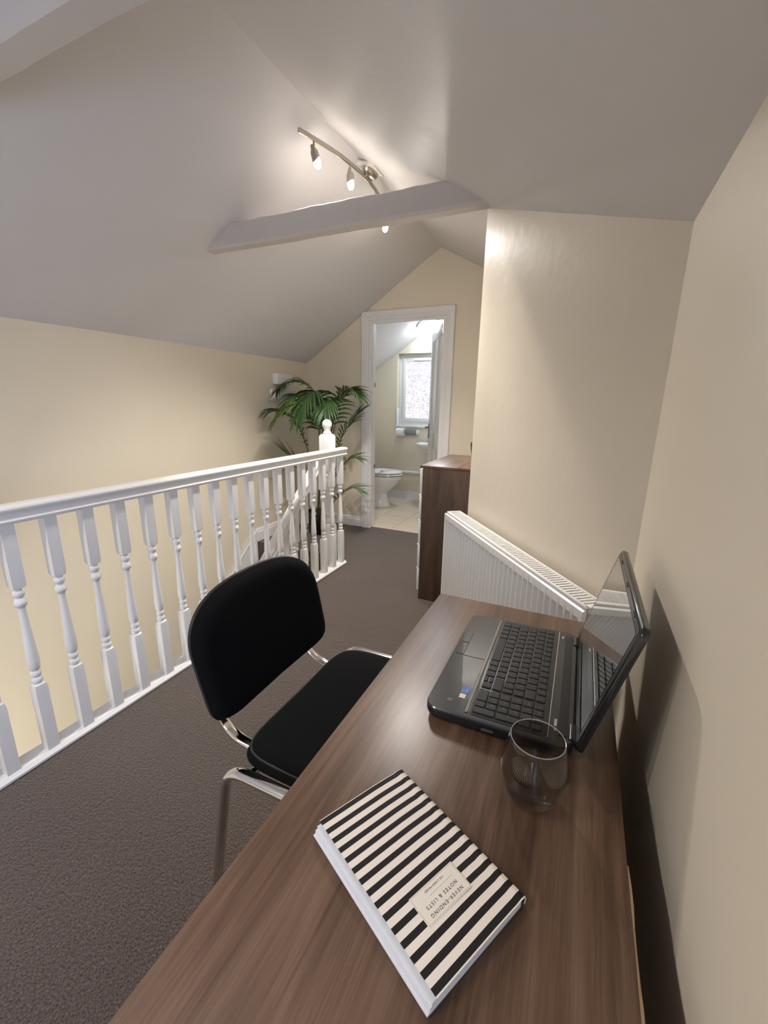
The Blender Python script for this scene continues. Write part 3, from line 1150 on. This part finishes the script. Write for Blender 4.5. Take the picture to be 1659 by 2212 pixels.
def deck_box(name, x0, x1, y0, y1, h0, h1, material, parent=lp, bev=.0004, seg=1, **k):
    zc = ztop(0, (y0 + y1) / 2)
    me = box_me((-(x1 - x0) / 2, (x1 - x0) / 2, -(y1 - y0) / 2, (y1 - y0) / 2, h0, h1), material, bev, seg)
    return link(name, me, parent, ((x0 + x1) / 2, (y0 + y1) / 2, zc), (tilt, 0, 0), **k)


deck_box('speaker_strip', -.178, .178, .0825, .0845, .0004, .0016, 'silver')
deck_box('tray_ridge', -.176, .176, -.0525, -.0465, .0003, .0014, 'laptop_ridge', bev=.0006)
deck_box('hinge_cover', -.165, .165, .098, .112, .0002, .0018, 'laptop_black')
deck_box('power_button', -.163, -.149, .090, .0935, .0003, .001, 'silver')
deck_box('indicator', .128, .146, .091, .0955, .0003, .0008, 'silver')
deck_box('indicator', .150, .158, .091, .0955, .0003, .0008, 'silver')
deck_box('touchpad', -.094, .006, -.098, -.052, .0001, .0007, 'laptop_grey', bev=.0003)
deck_box('touchpad_button', -.092, -.046, -.1135, -.0985, .0001, .0009, 'laptop_grey')
deck_box('touchpad_button', -.044, .004, -.1135, -.0985, .0001, .0009, 'laptop_grey')
stk = deck_box('sticker', .108, .128, -.071, -.056, .0001, .0005, 'blue', bev=0)
g = join_geo([sweep_geo([(.0055 * math.cos(2 * PI * i / 20), .0035 * math.sin(2 * PI * i / 20) + .002, .00065) for i in range(21)], .0004, .0001, n=4), text_geo('intel', .0045)])
link('lettering', pd([(x, y if i < 84 else y + .002, max(z, .00065)) for i, (x, y, z) in enumerate(g[0])], g[1], 'paper', smooth=False, fix=False), stk)
deck_box('sticker', .130, .142, -.071, -.060, .0001, .0005, 'label_cream', bev=0)
deck_box('badge', .150, .158, -.088, -.0865, .0001, .0004, 'legend', bev=0)
deck_box('badge', .150, .158, -.085, -.0835, .0001, .0004, 'legend', bev=0)
deck_box('badge', .150, .158, -.082, -.0805, .0001, .0004, 'legend', bev=0)
# keys
KM = {}
legends = []
tcache = {}


def key(x0, x1, y0, y1, s=''):
    g_ = .0011
    w_, h_ = round(x1 - x0 - 2 * g_, 4), round(y1 - y0 - 2 * g_, 4)
    if (w_, h_) not in KM:
        c = .0012
        v = []
        for (e, z) in ((0, 0), (.0002, .0016), (.0009, .0021)):
            a, b = w_ / 2 - e, h_ / 2 - e
            v += [(-a + c, -b, z), (a - c, -b, z), (a, -b + c, z), (a, b - c, z), (a - c, b, z), (-a + c, b, z), (-a, b - c, z), (-a, -b + c, z)]
        f = [(j * 8 + i, j * 8 + (i + 1) % 8, (j + 1) * 8 + (i + 1) % 8, (j + 1) * 8 + i) for j in range(2) for i in range(8)]
        f.append(tuple(range(16, 24)))
        KM[(w_, h_)] = pd(v, f, 'plastic_key', ang=25)
    xc, yc = (x0 + x1) / 2, (y0 + y1) / 2
    link('key', KM[(w_, h_)], lp, (xc, yc, ztop(0, yc) + .0010), (tilt, 0, 0))
    if s:
        if s not in tcache:
            tcache[s] = text_geo(s, .0058 if len(s) == 1 else .0036)
        tv, tf = tcache[s]
        ox_ = -w_ / 2 + .0045 if len(s) == 1 else 0
        legends.append(([(xc + ox_ + a, yc + b + .001, ztop(0, yc) + .0033) for a, b, c_ in tv], tf))


KPR = [.0196] * 5 + [.0172]
main0, main1 = KX0 + .001, .098
rowsK = [[('ctrl', 1.25), ('fn', 1), ('', 1), ('alt', 1), ('', 5), ('alt', 1), ('ctrl', 1), ('<', 1), ('^', 1), ('>', 1)],
         [('', 1.25), ('\\', 1)] + [(c, 1) for c in 'ZXCVBNM,./'] + [('', 2.25)],
         [('', 1.75)] + [(c, 1) for c in "ASDFGHJKL;'#"] + [('', .75)],
         [('tab', 1.5)] + [(c, 1) for c in 'QWERTYUIOP[]'] + [('', 1)],
         [('`', 1)] + [(c, 1) for c in '1234567890-='] + [('', 1.5)],
         [('esc', 1)] + [('f%d' % i, 1) for i in range(1, 13)] + [('del', 1)]]
y = KY0 + .001
for r_, row in enumerate(rowsK):
    tot = sum(w for _, w in row)
    u = (main1 - main0) / tot
    x = main0
    h_ = KPR[r_]
    for s, w in row:
        if s == '^':
            key(x, x + w * u, y, y + h_ / 2, '')
            key(x, x + w * u, y + h_ / 2, y + h_, '')
        else:
            key(x, x + w * u, y, y + h_, s)
        x += w * u
    y += h_
np0, nu = .1035, .0172
ys = [KY0 + .001 + sum(KPR[:i]) for i in range(7)]
for (s, c, r_, w, h_) in [('0', 0, 0, 2, 1), ('.', 2, 0, 1, 1), ('', 3, 0, 1, 2), ('1', 0, 1, 1, 1), ('2', 1, 1, 1, 1), ('3', 2, 1, 1, 1), ('4', 0, 2, 1, 1), ('5', 1, 2, 1, 1), ('6', 2, 2, 1, 1),
                          ('+', 3, 2, 1, 2), ('7', 0, 3, 1, 1), ('8', 1, 3, 1, 1), ('9', 2, 3, 1, 1), ('num', 0, 4, 1, 1), ('/', 1, 4, 1, 1), ('*', 2, 4, 1, 1), ('-', 3, 4, 1, 1),
                          ('ins', 0, 5, 1, 1), ('prt', 1, 5, 1, 1), ('hm', 2, 5, 1, 1), ('end', 3, 5, 1, 1)]:
    key(np0 + c * nu, np0 + (c + w) * nu, ys[r_], ys[r_ + h_], s)
link('key_legends', pd(*join_geo(legends), 'legend', smooth=False, fix=False), lp, kind='stuff')
# lid: hinged at the rear edge, leaning back
LIDH = .236
lid = link('lid', rr_loft([(round_rect(LW + .002, LIDH, .016), -.006), (round_rect(LW + .002, LIDH, .016), .002), (round_rect(LW - .004, LIDH - .006, .014), .005)], 'lid_edge', ang=50), lp,
           (0, .1265 + LIDH / 2 * math.sin(R(15)), .0225 + LIDH / 2 * math.cos(R(15))), (R(75), 0, 0))
# in lid space +z faces the keyboard user? z axis after rotation points toward -y (front)
link('bezel', rr_loft([(round_rect(LW - .010, LIDH - .012, .012), .0046), (round_rect(LW - .010, LIDH - .012, .012), .0056)], 'laptop_black'), lid)
link('screen', rr_loft([(round_rect(LW - .030, LIDH - .040, .002), .0056), (round_rect(LW - .030, LIDH - .040, .002), .0060)], 'screen_glass'), lid, (0, .004, 0))
for x in (-.12, .0, .12):
    box('bumper', (x - .010, x + .010, LIDH / 2 - .011, LIDH / 2 - .0085, .0055, .0066), 'plastic_black', lid, bev=.0004, seg=1)
for x in (-.15, .15):
    tube('hinge', [(x - .018, .119, .026), (x + .018, .119, .026)], .007, 'laptop_black', lp)
deck_box('side_port', .1868, .1875, -.02, .0, -.016, -.012, 'silver', bev=0)

# ------------------------------------------------------------------ drinking glass
gp = [(.0, .0), (.024, .0), (.030, .003), (.0385, .018), (.0445, .036), (.046, .050), (.0445, .066), (.0405, .084), (.0368, .100), (.0362, .1015), (.0353, .1005),
      (.0390, .084), (.0428, .066), (.0443, .050), (.0428, .036), (.0365, .020), (.027, .009), (.0, .007)]
v, f = lathe_geo(gp, 56)
gl_ = thing('drinking_glass', 'smoked glass stemless tumbler standing beside the laptop', 'glass', (-.006, .532, .7302))
link('bowl', pd(v, f, 'smoked_glass', ang=80), gl_)
link('rim', pd(*sweep_geo([(.0359 * math.cos(2 * PI * i / 64), .0359 * math.sin(2 * PI * i / 64), .1013) for i in range(65)], .0007, .0007, n=8), 'rim_highlight'), gl_)  # thin grey ring drawing the highlight along the rim

# ------------------------------------------------------------------ notebook
nb = thing('notebook', 'black and white striped notebook lying on the desk', 'notebook', (-.1255, .3685, .73), R(-117))
NW, NL = .142, .212
box('back_cover', (-NW / 2 - .003, NW / 2, -NL / 2, NL / 2, .0005, .002), 'ink', nb, bev=.0004, seg=1)
v, f = [], []
nlay = 9
for k in range(nlay):
    sft = .0012 * math.sin(k * 1.7)
    z0 = .002 + k * .0014
    bvx = prism_geo([(-NW / 2 + .002, -NL / 2 + .001), (NW / 2 + .004 + sft - .0008 * k, -NL / 2 + .001), (NW / 2 + .004 + sft - .0008 * k, NL / 2 - .0005), (-NW / 2 + .002, NL / 2 - .0005)], z0, z0 + .0013)
    o_ = len(v)
    v += bvx[0]
    f += [tuple(i + o_ for i in q) for q in bvx[1]]
link('pages', pd(v, f, 'paper', smooth=False), nb)
# front cover: wraps the spine on the -x side, crease near the spine, slight bow
cp = []
for x, z in ((-NW / 2 - .0035, .0025), (-NW / 2 - .005, .009), (-NW / 2 - .003, .0138), (-NW / 2 + .004, .0152), (-NW / 2 + .012, .0143), (-NW / 2 + .022, .0152), (-.02, .0166), (.03, .0172), (NW / 2 - .006, .0176)):
    cp.append((x, z))
n = len(cp)
ny_ = 24
v = []
for lay in (0, .0007):
    for j in range(ny_ + 1):
        y = -NL / 2 - .001 + (NL + .002) * j / ny_
        for x, z in cp:
            v.append((x - (lay if z < .012 else 0), y, z + (lay if z >= .012 else 0)))
o_ = n * (ny_ + 1)
f = []
for j in range(ny_):
    for i in range(n - 1):
        q = (j * n + i, j * n + i + 1, (j + 1) * n + i + 1, (j + 1) * n + i)
        f += [q, tuple(o_ + k for k in reversed(q))]
for j in (0, ny_):
    for i in range(n - 1):
        f.append((j * n + i, j * n + i + 1, o_ + j * n + i + 1, o_ + j * n + i))
for j in range(ny_):
    for i in (0, n - 1):
        f.append((j * n + i, (j + 1) * n + i, o_ + (j + 1) * n + i, o_ + j * n + i))
link('front_cover', pd(v, f, 'striped_cover', ang=60), nb)
LZ = .0176
lb = box('label_plate', (-.033, .033, .048 - .0165, .048 + .0165, LZ, LZ + .0006), 'label_cream', nb, bev=0)
brd = rect_frame(-.032, .032, .048 - .0155, .048 + .0155, .0004, 0, 0)
box('label_border', [(a, b, c, d, LZ + .0006, LZ + .0007) for a, b, _, _, c, d in brd] + [(-.024, .012, .0425, .0429, LZ + .0006, LZ + .0007)], 'tan_line', lb, bev=0)
tx = []
for s, sz, y in (('NEVER-ENDING', .0054, .0582), ('NOTES & LISTS', .0054, .0500), ('ON LINED PAGES', .0030, .0372)):
    tv, tf = text_geo(s, sz, space=1.35, bold=.00006)
    xs_ = [p[0] for p in tv]
    k = {0: 1}.get(0)
    wid = max(xs_) - min(xs_)
    want = .048 if sz > .005 else .028
    if s.startswith('NOTES'):
        want = .046
    tx.append(([(p[0] * want / wid, p[1] + y, LZ + .0007) for p in tv], tf))
link('lettering', pd(*join_geo(tx), 'ink', smooth=False, fix=False), lb)

# ------------------------------------------------------------------ spotlight bars, the rear one added
BZt = 2.452


def track_light(oy_, watts, label, heads):
    lx, ly, lz = -1.235, 2.36 + oy_, 2.5
    tl = thing('track_light', label, 'light', (lx, ly, lz), group='spotlight bars')
    bx_ = lambda y: barx(y) - lx
    path = [(bx_(y), y - 2.36, BZt - lz) for y in lin(1.885, 2.87, 24)]
    tube('bar', path, .011, 'nickel', tl, rb=.006, side=(0, 0, 1))
    sa = math.atan(.575)
    link('fixing_block', box_me((-.055, .055, -.06, .06, 0, .022), 'beam_white', .004), tl, (-1.215 - lx, .04, 2.492 - lz), (0, sa * .5, 0))
    v, f = lathe_geo([(.001, -.035), (.02, -.034), (.035, -.026), (.045, -.012), (.048, 0)], 24)
    link('canopy', pd([(x * .8, y * 1.35, z) for x, y, z in v], f, 'nickel', ang=60), tl, (-1.215 - lx, .04, 2.492 - lz), (0, sa * .3, 0))
    tube('mount_stem', [(-1.215 - lx, .02, 2.475 - lz), (bx_(2.36), 0, BZt - lz)], .008, 'nickel', tl)
    for i, (y, tx_, ty_, pw_) in enumerate(heads):
        x = bx_(y)
        yl = y - 2.36
        tube('stem', [(x, yl, BZt - lz), (x, yl, BZt - .048 - lz)], .0052, 'nickel', tl, n=10)
        hd = link('lamp_head', None, tl, (x, yl, BZt - .050 - lz), (ty_, tx_, 0))
        nn_ = 22
        v = []
        rows_ = [(.004, .012), (.012, .010), (.018, 0), (.0195, -.012), (.0195, -.026)]
        for k, (r_, z) in enumerate(rows_):
            for q in range(nn_):
                a = 2 * PI * q / nn_
                zz = z
                if k == len(rows_) - 1:
                    zz = z - .004 + .010 * math.cos(a - 1)
                if k <= 1 and abs(q - 17) <= 2:
                    zz = z + .014
                v.append((r_ * math.cos(a), r_ * math.sin(a), zz))
        f = [(k * nn_ + q, k * nn_ + (q + 1) % nn_, (k + 1) * nn_ + (q + 1) % nn_, (k + 1) * nn_ + q) for k in range(len(rows_) - 1) for q in range(nn_)]
        f.append(tuple(range(nn_ - 1, -1, -1)))
        link('shade', pd(v, f, 'nickel', ang=50), hd)
        sl_ = bpy.data.lights.new('spot_beam', 'SPOT')
        sl_.energy = watts * pw_
        sl_.color = (1, .93, .865)
        sl_.spot_size = R(128)
        sl_.spot_blend = .75
        sl_.shadow_soft_size = .016
        link('spot_beam', sl_, hd, (0, 0, -.074))
        lathe('bulb', [(.008, -.018), (.0155, -.026), (.0175, -.040), (.0165, -.054), (.011, -.065), (.002, -.069)], 'bulb', hd, 16)


barx = lambda y: -1.228 - .085 * ((y - 2.36) / .47) ** 2
track_light(0, SPOT_W, 'brushed nickel four lamp spotlight bar at the ceiling ridge beyond the tie beam', [(1.965, -.15, .35, .35), (2.215, -.08, -.02, 1.0), (2.52, -.06, -.15, 1.0), (2.83, -.06, -.5, 1.0)])
track_light(-3.25, ADDED_SPOT_W, 'assumed brushed nickel spotlight bar, added on the ridge behind the camera', [(1.965, 0, -.1, 1), (2.215, 0, 0, 1), (2.52, 0, .1, 1), (2.83, 0, .2, 1)])  # unseen bar, assumed and added to light the near end of the room
# ------------------------------------------------------------------ wall fittings by the palm
jb = thing('junction_box', 'white square alarm box above the emergency light', 'alarm box', (XL, 3.375, 1.475))
box('cover', (.001, .062, -.105, .105, -.048, .045), 'white_plastic', jb, bev=.004)
for y in (-.02, .095):
    lathe('screw', [(.003, 0), (.003, .002)], 'steel_dark', jb, 10, loc=(.062, y, .005), rot=(0, R(90), 0))
eml = thing('emergency_light', 'emergency bulkhead light with green lamp behind the palm', 'emergency light', (XL, 3.385, 1.33))
box('back_plate', (.001, .03, -.165, .165, -.05, .052), 'white_plastic', eml, bev=.004)
pr = [(.03, -.042), (.055, -.04), (.072, -.028), (.078, -.008), (.074, .002), (.078, .012), (.072, .032), (.055, .042), (.03, .044)]
v, f = extrude_prof(pr, 'Y', -.135, .15)
link('diffuser', pd(v, f, 'prism_clear', ang=30), eml)
box('end_clip', (.03, .06, -.163, -.137, -.03, .03), 'white_plastic', eml, bev=.004)
lathe('status_lamp', [(.009, 0), (.008, .005), (.004, .008), (.0005, .009)], 'led_green', eml, 12, loc=(.078, .125, -.025), rot=(0, R(90), 0))

# ------------------------------------------------------------------ palm
pm = thing('potted_palm', 'green potted kentia palm in the landing corner', 'plant', (-2.28, 3.42, 0))
pxo, pyo = -2.28, 3.42
lathe('pot', [(.085, 0), (.09, .005), (.112, .20), (.118, .205), (.118, .23), (.108, .23), (.10, .19), (.0, .19)], 'pot_black', pm, 28, cap=False)
lathe('soil', [(.0, .192), (.101, .194)], 'soil', pm, 20, cap=False)


def frond(stem_pts, rach_pts, nl, ll, droop, material, spread=1.0, wide=.013, start=.0):
    nl, wide = int(nl * 1.35), wide * 1.55
    loc = lambda p: Vector(p) - Vector((pxo, pyo, 0))
    sp = crom([loc(p) for p in stem_pts + rach_pts[:1]], 5)
    rp = crom([loc(p) for p in rach_pts], 8)
    fr = link('frond', None, pm)
    tube('stalk', sp + rp[1:], .0055, 'stem', fr, n=6, radf=lambda t_: 1 - .75 * t_)
    geo = []
    for i in range(nl):
        t_ = start + (1 - start) * (i + .5) / nl
        k = t_ * (len(rp) - 1)
        j = min(int(k), len(rp) - 2)
        p = rp[j].lerp(rp[j + 1], k - j)
        tg = (rp[j + 1] - rp[j]).normalized()
        sd = tg.cross(Vector((0, 0, 1)))
        if sd.length < .05:
            sd = Vector((1, 0, 0))
        sd.normalize()
        nrm = sd.cross(tg).normalized()
        L0 = ll * (.55 + .75 * math.sin(PI * min(1, .12 + .8 * t_))) * random.uniform(.85, 1.1)
        for s in (-1, 1):
            d0 = (sd * s * spread * (1 - .55 * t_) + tg * (.55 + .6 * t_) + nrm * .15 + Vector((random.uniform(-.08, .08), random.uniform(-.08, .08), random.uniform(-.06, .06)))).normalized()
            pts = []
            q = p.copy()
            d = d0.copy()
            for m_ in range(6):
                pts.append(q.copy())
                d = (d + Vector((0, 0, -droop * (.35 + .13 * m_)))).normalized()
                q = q + d * (L0 / 5)
            vv_, ff = [], []
            for m_, pp in enumerate(pts):
                dirn = (pts[min(m_ + 1, 5)] - pts[max(m_ - 1, 0)]).normalized()
                wv = dirn.cross(nrm)
                if wv.length < .1:
                    wv = dirn.cross(sd)
                wv.normalize()
                wdt = wide * [.35, .85, 1, .85, .5, .04][m_]
                fold = nrm * (wdt * .35)
                vv_ += [pp - wv * wdt * .5 + fold * .5, pp - fold * .2, pp + wv * wdt * .5 + fold * .5]
            for m_ in range(5):
                a = m_ * 3
                ff += [(a, a + 1, a + 4, a + 3), (a + 1, a + 2, a + 5, a + 4)]
            for vq in vv_:
                gx, gy = vq.x + pxo, vq.y + pyo
                if gx < XL + .012:
                    vq.x = XL + .012 - pxo
                if vq.z > 1.24 and 3.17 < gy < 3.59 and gx < XL + .095:
                    vq.x = XL + .095 - pxo
                if gy > YF - .012:
                    vq.y = YF - .012 - pyo
            geo.append((vv_, ff))
    link('leaflets', pd(*join_geo(geo), material, ang=80, fix=False), fr)


b0 = lambda dx=0, dy=0: (-2.28 + dx, 3.42 + dy, .19)
# top left, arching to the left wall
frond([b0(-.02, .01), (-2.26, 3.45, .7)], [(-2.22, 3.45, 1.08), (-2.28, 3.43, 1.30), (-2.37, 3.38, 1.43), (-2.48, 3.30, 1.44), (-2.56, 3.22, 1.38)], 17, .21, .30, 'leaf')
# centre, arching towards the camera
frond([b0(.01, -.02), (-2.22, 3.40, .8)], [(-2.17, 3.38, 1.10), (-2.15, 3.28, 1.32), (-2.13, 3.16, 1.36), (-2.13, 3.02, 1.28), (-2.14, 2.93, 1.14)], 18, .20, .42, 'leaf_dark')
# right, over the door frame
frond([b0(.03, 0), (-2.16, 3.45, .8)], [(-2.10, 3.47, 1.12), (-2.06, 3.48, 1.30), (-1.98, 3.47, 1.38), (-1.90, 3.45, 1.37), (-1.83, 3.43, 1.32)], 16, .17, .22, 'leaf')
# left middle
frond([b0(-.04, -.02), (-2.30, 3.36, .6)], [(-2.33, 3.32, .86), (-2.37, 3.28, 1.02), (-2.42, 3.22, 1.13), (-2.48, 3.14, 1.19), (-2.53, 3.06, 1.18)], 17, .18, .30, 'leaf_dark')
# front middle, bright, drooping left
frond([b0(0, -.04), (-2.20, 3.36, .7)], [(-2.14, 3.30, 1.02), (-2.15, 3.20, 1.18), (-2.21, 3.08, 1.24), (-2.30, 2.98, 1.20), (-2.36, 2.92, 1.12)], 14, .19, .34, 'leaf')
# right lower, fanning right
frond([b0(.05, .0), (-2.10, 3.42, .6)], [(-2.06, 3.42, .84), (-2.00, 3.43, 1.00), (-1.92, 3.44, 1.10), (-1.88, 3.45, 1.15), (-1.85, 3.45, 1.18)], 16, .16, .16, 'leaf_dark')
# behind centre, upright
frond([b0(0, .03), (-2.24, 3.55, .8)], [(-2.20, 3.60, 1.12), (-2.14, 3.62, 1.28), (-2.06, 3.62, 1.36), (-1.96, 3.6, 1.36)], 14, .2, .3, 'leaf_dark')
frond([b0(-.02, .03), (-2.32, 3.52, .7)], [(-2.34, 3.54, 1.0), (-2.36, 3.55, 1.16), (-2.40, 3.54, 1.27), (-2.46, 3.50, 1.30)], 13, .19, .3, 'leaf_dark')
frond([b0(.02, -.01), (-2.14, 3.36, .8)], [(-2.06, 3.34, 1.06), (-2.02, 3.28, 1.22), (-1.99, 3.20, 1.29), (-1.96, 3.10, 1.26), (-1.94, 3.03, 1.18)], 15, .19, .36, 'leaf_dark')
frond([b0(.0, 0), (-2.24, 3.40, .8)], [(-2.22, 3.38, 1.05), (-2.24, 3.31, 1.22), (-2.27, 3.22, 1.31), (-2.31, 3.12, 1.31), (-2.35, 3.04, 1.24)], 15, .19, .34, 'leaf')
# low left shoots
frond([b0(-.05, -.03)], [(-2.36, 3.34, .60), (-2.42, 3.28, .72), (-2.50, 3.22, .80)], 5, .24, -.02, 'leaf', .8, .016)
frond([b0(-.04, -.04)], [(-2.34, 3.33, .50), (-2.40, 3.26, .66), (-2.49, 3.18, .70)], 5, .20, .12, 'leaf', 1, .016)
# low right shoots
frond([b0(.05, .0)], [(-2.10, 3.40, .55), (-2.00, 3.40, .70), (-1.90, 3.40, .78), (-1.84, 3.40, .78)], 9, .17, .2, 'leaf', .9, .012)
frond([b0(.06, .0)], [(-2.08, 3.40, .36), (-1.98, 3.40, .46), (-1.88, 3.40, .50), (-1.82, 3.40, .48)], 9, .16, .14, 'leaf', .9, .012)

# ------------------------------------------------------------------ bathroom things
toi = thing('toilet', 'white ceramic toilet with closed lid in the bathroom', 'toilet', (-2.25, 4.80, 0))
tx0, ty0 = -2.25, 4.80


def loft_ell(secs, n=32, egg=.0):
    v, f = [], []
    for cx_, rx, ry, z in secs:
        for i in range(n):
            a = 2 * PI * i / n
            c, s = math.cos(a), math.sin(a)
            v.append((cx_ - tx0 + rx * c, ry * s * (1 - egg * c), z))
    for j in range(len(secs) - 1):
        for i in range(n):
            f.append((j * n + i, j * n + (i + 1) % n, (j + 1) * n + (i + 1) % n, (j + 1) * n + i))
    return capped(v, f, n, len(secs))


link('bowl', pd(*loft_ell([(-2.30, .175, .115, 0), (-2.30, .17, .11, .02), (-2.31, .148, .095, .08), (-2.31, .14, .095, .16), (-2.28, .16, .12, .21), (-2.245, .20, .155, .28), (-2.215, .222, .175, .345), (-2.21, .23, .18, .36), (-2.21, .23, .18, .392)], egg=.08), 'ceramic', ang=40), toi)
link('seat', pd(*loft_ell([(-2.205, .228, .18, .400), (-2.205, .236, .186, .404), (-2.205, .236, .186, .416), (-2.205, .228, .18, .420)], egg=.08), 'white_plastic', ang=40), toi)
link('lid', pd(*loft_ell([(-2.21, .226, .178, .428), (-2.21, .234, .184, .432), (-2.21, .232, .182, .442), (-2.21, .20, .15, .450), (-2.21, .1, .08, .453)], egg=.08), 'white_plastic', ang=40), toi)
box('seat_buffer', [(-2.10 - tx0, -2.08 - tx0, -.15, -.13, .418, .43), (-2.10 - tx0, -2.08 - tx0, .13, .15, .418, .43), (-2.10 - tx0, -2.08 - tx0, -.15, -.13, .39, .402), (-2.4 - tx0, -2.30 - tx0, -.07, .07, .39, .43)], 'white_plastic', toi)
box('cistern', (XL + .004 - tx0, -2.455 - tx0, -.19, .19, .40, .78), 'ceramic', toi, bev=.02, seg=3)
box('soil_neck', (XL + .004 - tx0, -2.38 - tx0, -.10, .10, .0, .40), 'ceramic', toi, bev=.02, seg=3)
rb_ = thing('lid_ribbon', 'white paper strip tied over the toilet lid', 'paper strip', (-2.17, 4.72, .452))
tube('strip', crom([(-.02, -.10, .006), (-.01, -.02, .012), (.03, .05, .010), (.07, .10, .004)], 6), .012, 'paper', rb_, rb=.001, side=(1, 0, 0))
tube('bow', crom([(-.02, -.06, .012), (.0, -.09, .02), (.03, -.085, .016), (.0, -.05, .012)], 6), .006, 'paper', rb_, rb=.001, side=(0, 0, 1))

pipe = thing('boxed_pipe', 'white painted pipe along the bathroom wall behind the toilet', 'pipe', (-1.9, YB - .04, .37))
tube('pipe_run', [(-.5, 0, 0), (.85, 0, 0)], .021, 'white_gloss', pipe, n=16)
for x in (-.36, .1, .5):
    box('pipe_clip', (x, x + .012, -.002, .039, -.025, .03), 'white_plastic', pipe)

th = thing('paper_holder', 'toilet roll holder with grey plate under the bathroom window', 'toilet roll holder', (-2.10, YB, .905))
box('back_plate', (-.15, .16, -.012, -.001, -.035, .03), 'white_plastic', th, bev=.004)
box('front_plate', (-.022, .135, -.075, -.066, -.038, .032), 'grey_plate', th, bev=.008)
box('side_arm', [(-.15, -.14, -.07, -.01, -.02, .012), (.135, .15, -.07, -.01, -.03, .028)], 'white_plastic', th, bev=.003)
trl = thing('toilet_roll', 'white paper toilet roll on the holder', 'toilet roll', (-2.185, YB - .068, .90))
v, f = lathe_geo([(.02, -.052), (.054, -.052), (.054, .052), (.02, .052), (.02, -.052)], 28)
link('roll', pd([(z, x, y) for x, y, z in v], f, 'paper', ang=40), trl)
link('loose_sheet', pd(*sweep_geo(crom([(0, -.02, .052), (0, -.048, .03), (0, -.056, -.01), (0, -.054, -.045)], 5), .05, .0006, (1, 0, 0), 8), 'paper'), trl)

bs = thing('washbasin', 'white ceramic corner washbasin half hidden by the bathroom door', 'washbasin', (-1.68, YB, .62))
secs = [(.0, .08, .07, .0), (.0, .14, .12, .05), (.0, .205, .18, .12), (.0, .232, .205, .155), (.0, .235, .208, .165), (.0, .215, .188, .165), (.0, .17, .15, .12), (.0, .06, .05, .06)]
v, f = [], []
n = 36
for _, rx, ry, z in secs:
    for i in range(n):
        a = 2 * PI * i / n
        v.append((rx * math.cos(a), min(-.002, -.2 * min(1, ry / .2) - .002 + ry * math.sin(a)), z))
f = [(j * n + i, j * n + (i + 1) % n, (j + 1) * n + (i + 1) % n, (j + 1) * n + i) for j in range(len(secs) - 1) for i in range(n)]
capped(v, f, n, len(secs))
link('basin', pd(v, f, 'ceramic', ang=50), bs)
tube('tap', fillet([(0, -.03, .165), (0, -.03, .25), (0, -.12, .25)], .02), .011, 'chrome', bs)
box('splashback', (-.155, .26, -.008, -.001, .17, .355), 'splash', bs, bev=.001)

bl = thing('ceiling_light', 'round opal ceiling light glowing on the bathroom slope', 'light', (-1.80, 5.0, roof(-1.80, 5.0)))
bl.rotation_euler = (0, -math.atan(.64), 0)
lathe('base_ring', [(.0, -.002), (.118, -.002), (.122, -.012), (.118, -.022), (.0, -.022)], 'white_plastic', bl, 32, cap=False)
lathe('diffuser', [(.112, -.0225), (.108, -.045), (.09, -.062), (.055, -.074), (.001, -.079)], 'opal', bl, 32, cap=False)

# unseen globe added to give the daylight rising from the hall
hl = thing('added_hall_lamp', 'added globe lamp standing in for daylight from the hall below', 'light', (-2.15, -.2, -1.15))
lathe('globe', [(.001, -.09), (.05, -.075), (.085, -.03), (.09, 0), (.085, .03), (.05, .075), (.02, .088)], 'hall_fill', hl, 20)
tube('cord', [(0, 0, .085), (0, 0, .93)], .004, 'white_plastic', hl, n=6)
lathe('rose', [(.001, .90), (.045, .905), (.05, .93)], 'white_plastic', hl, 16)
box('ceiling_hall', (XL, -1.69, -.9, .55, -.22, -.12), 'ceiling_white', kind='structure', bev=0, label='white ceiling over the hall')
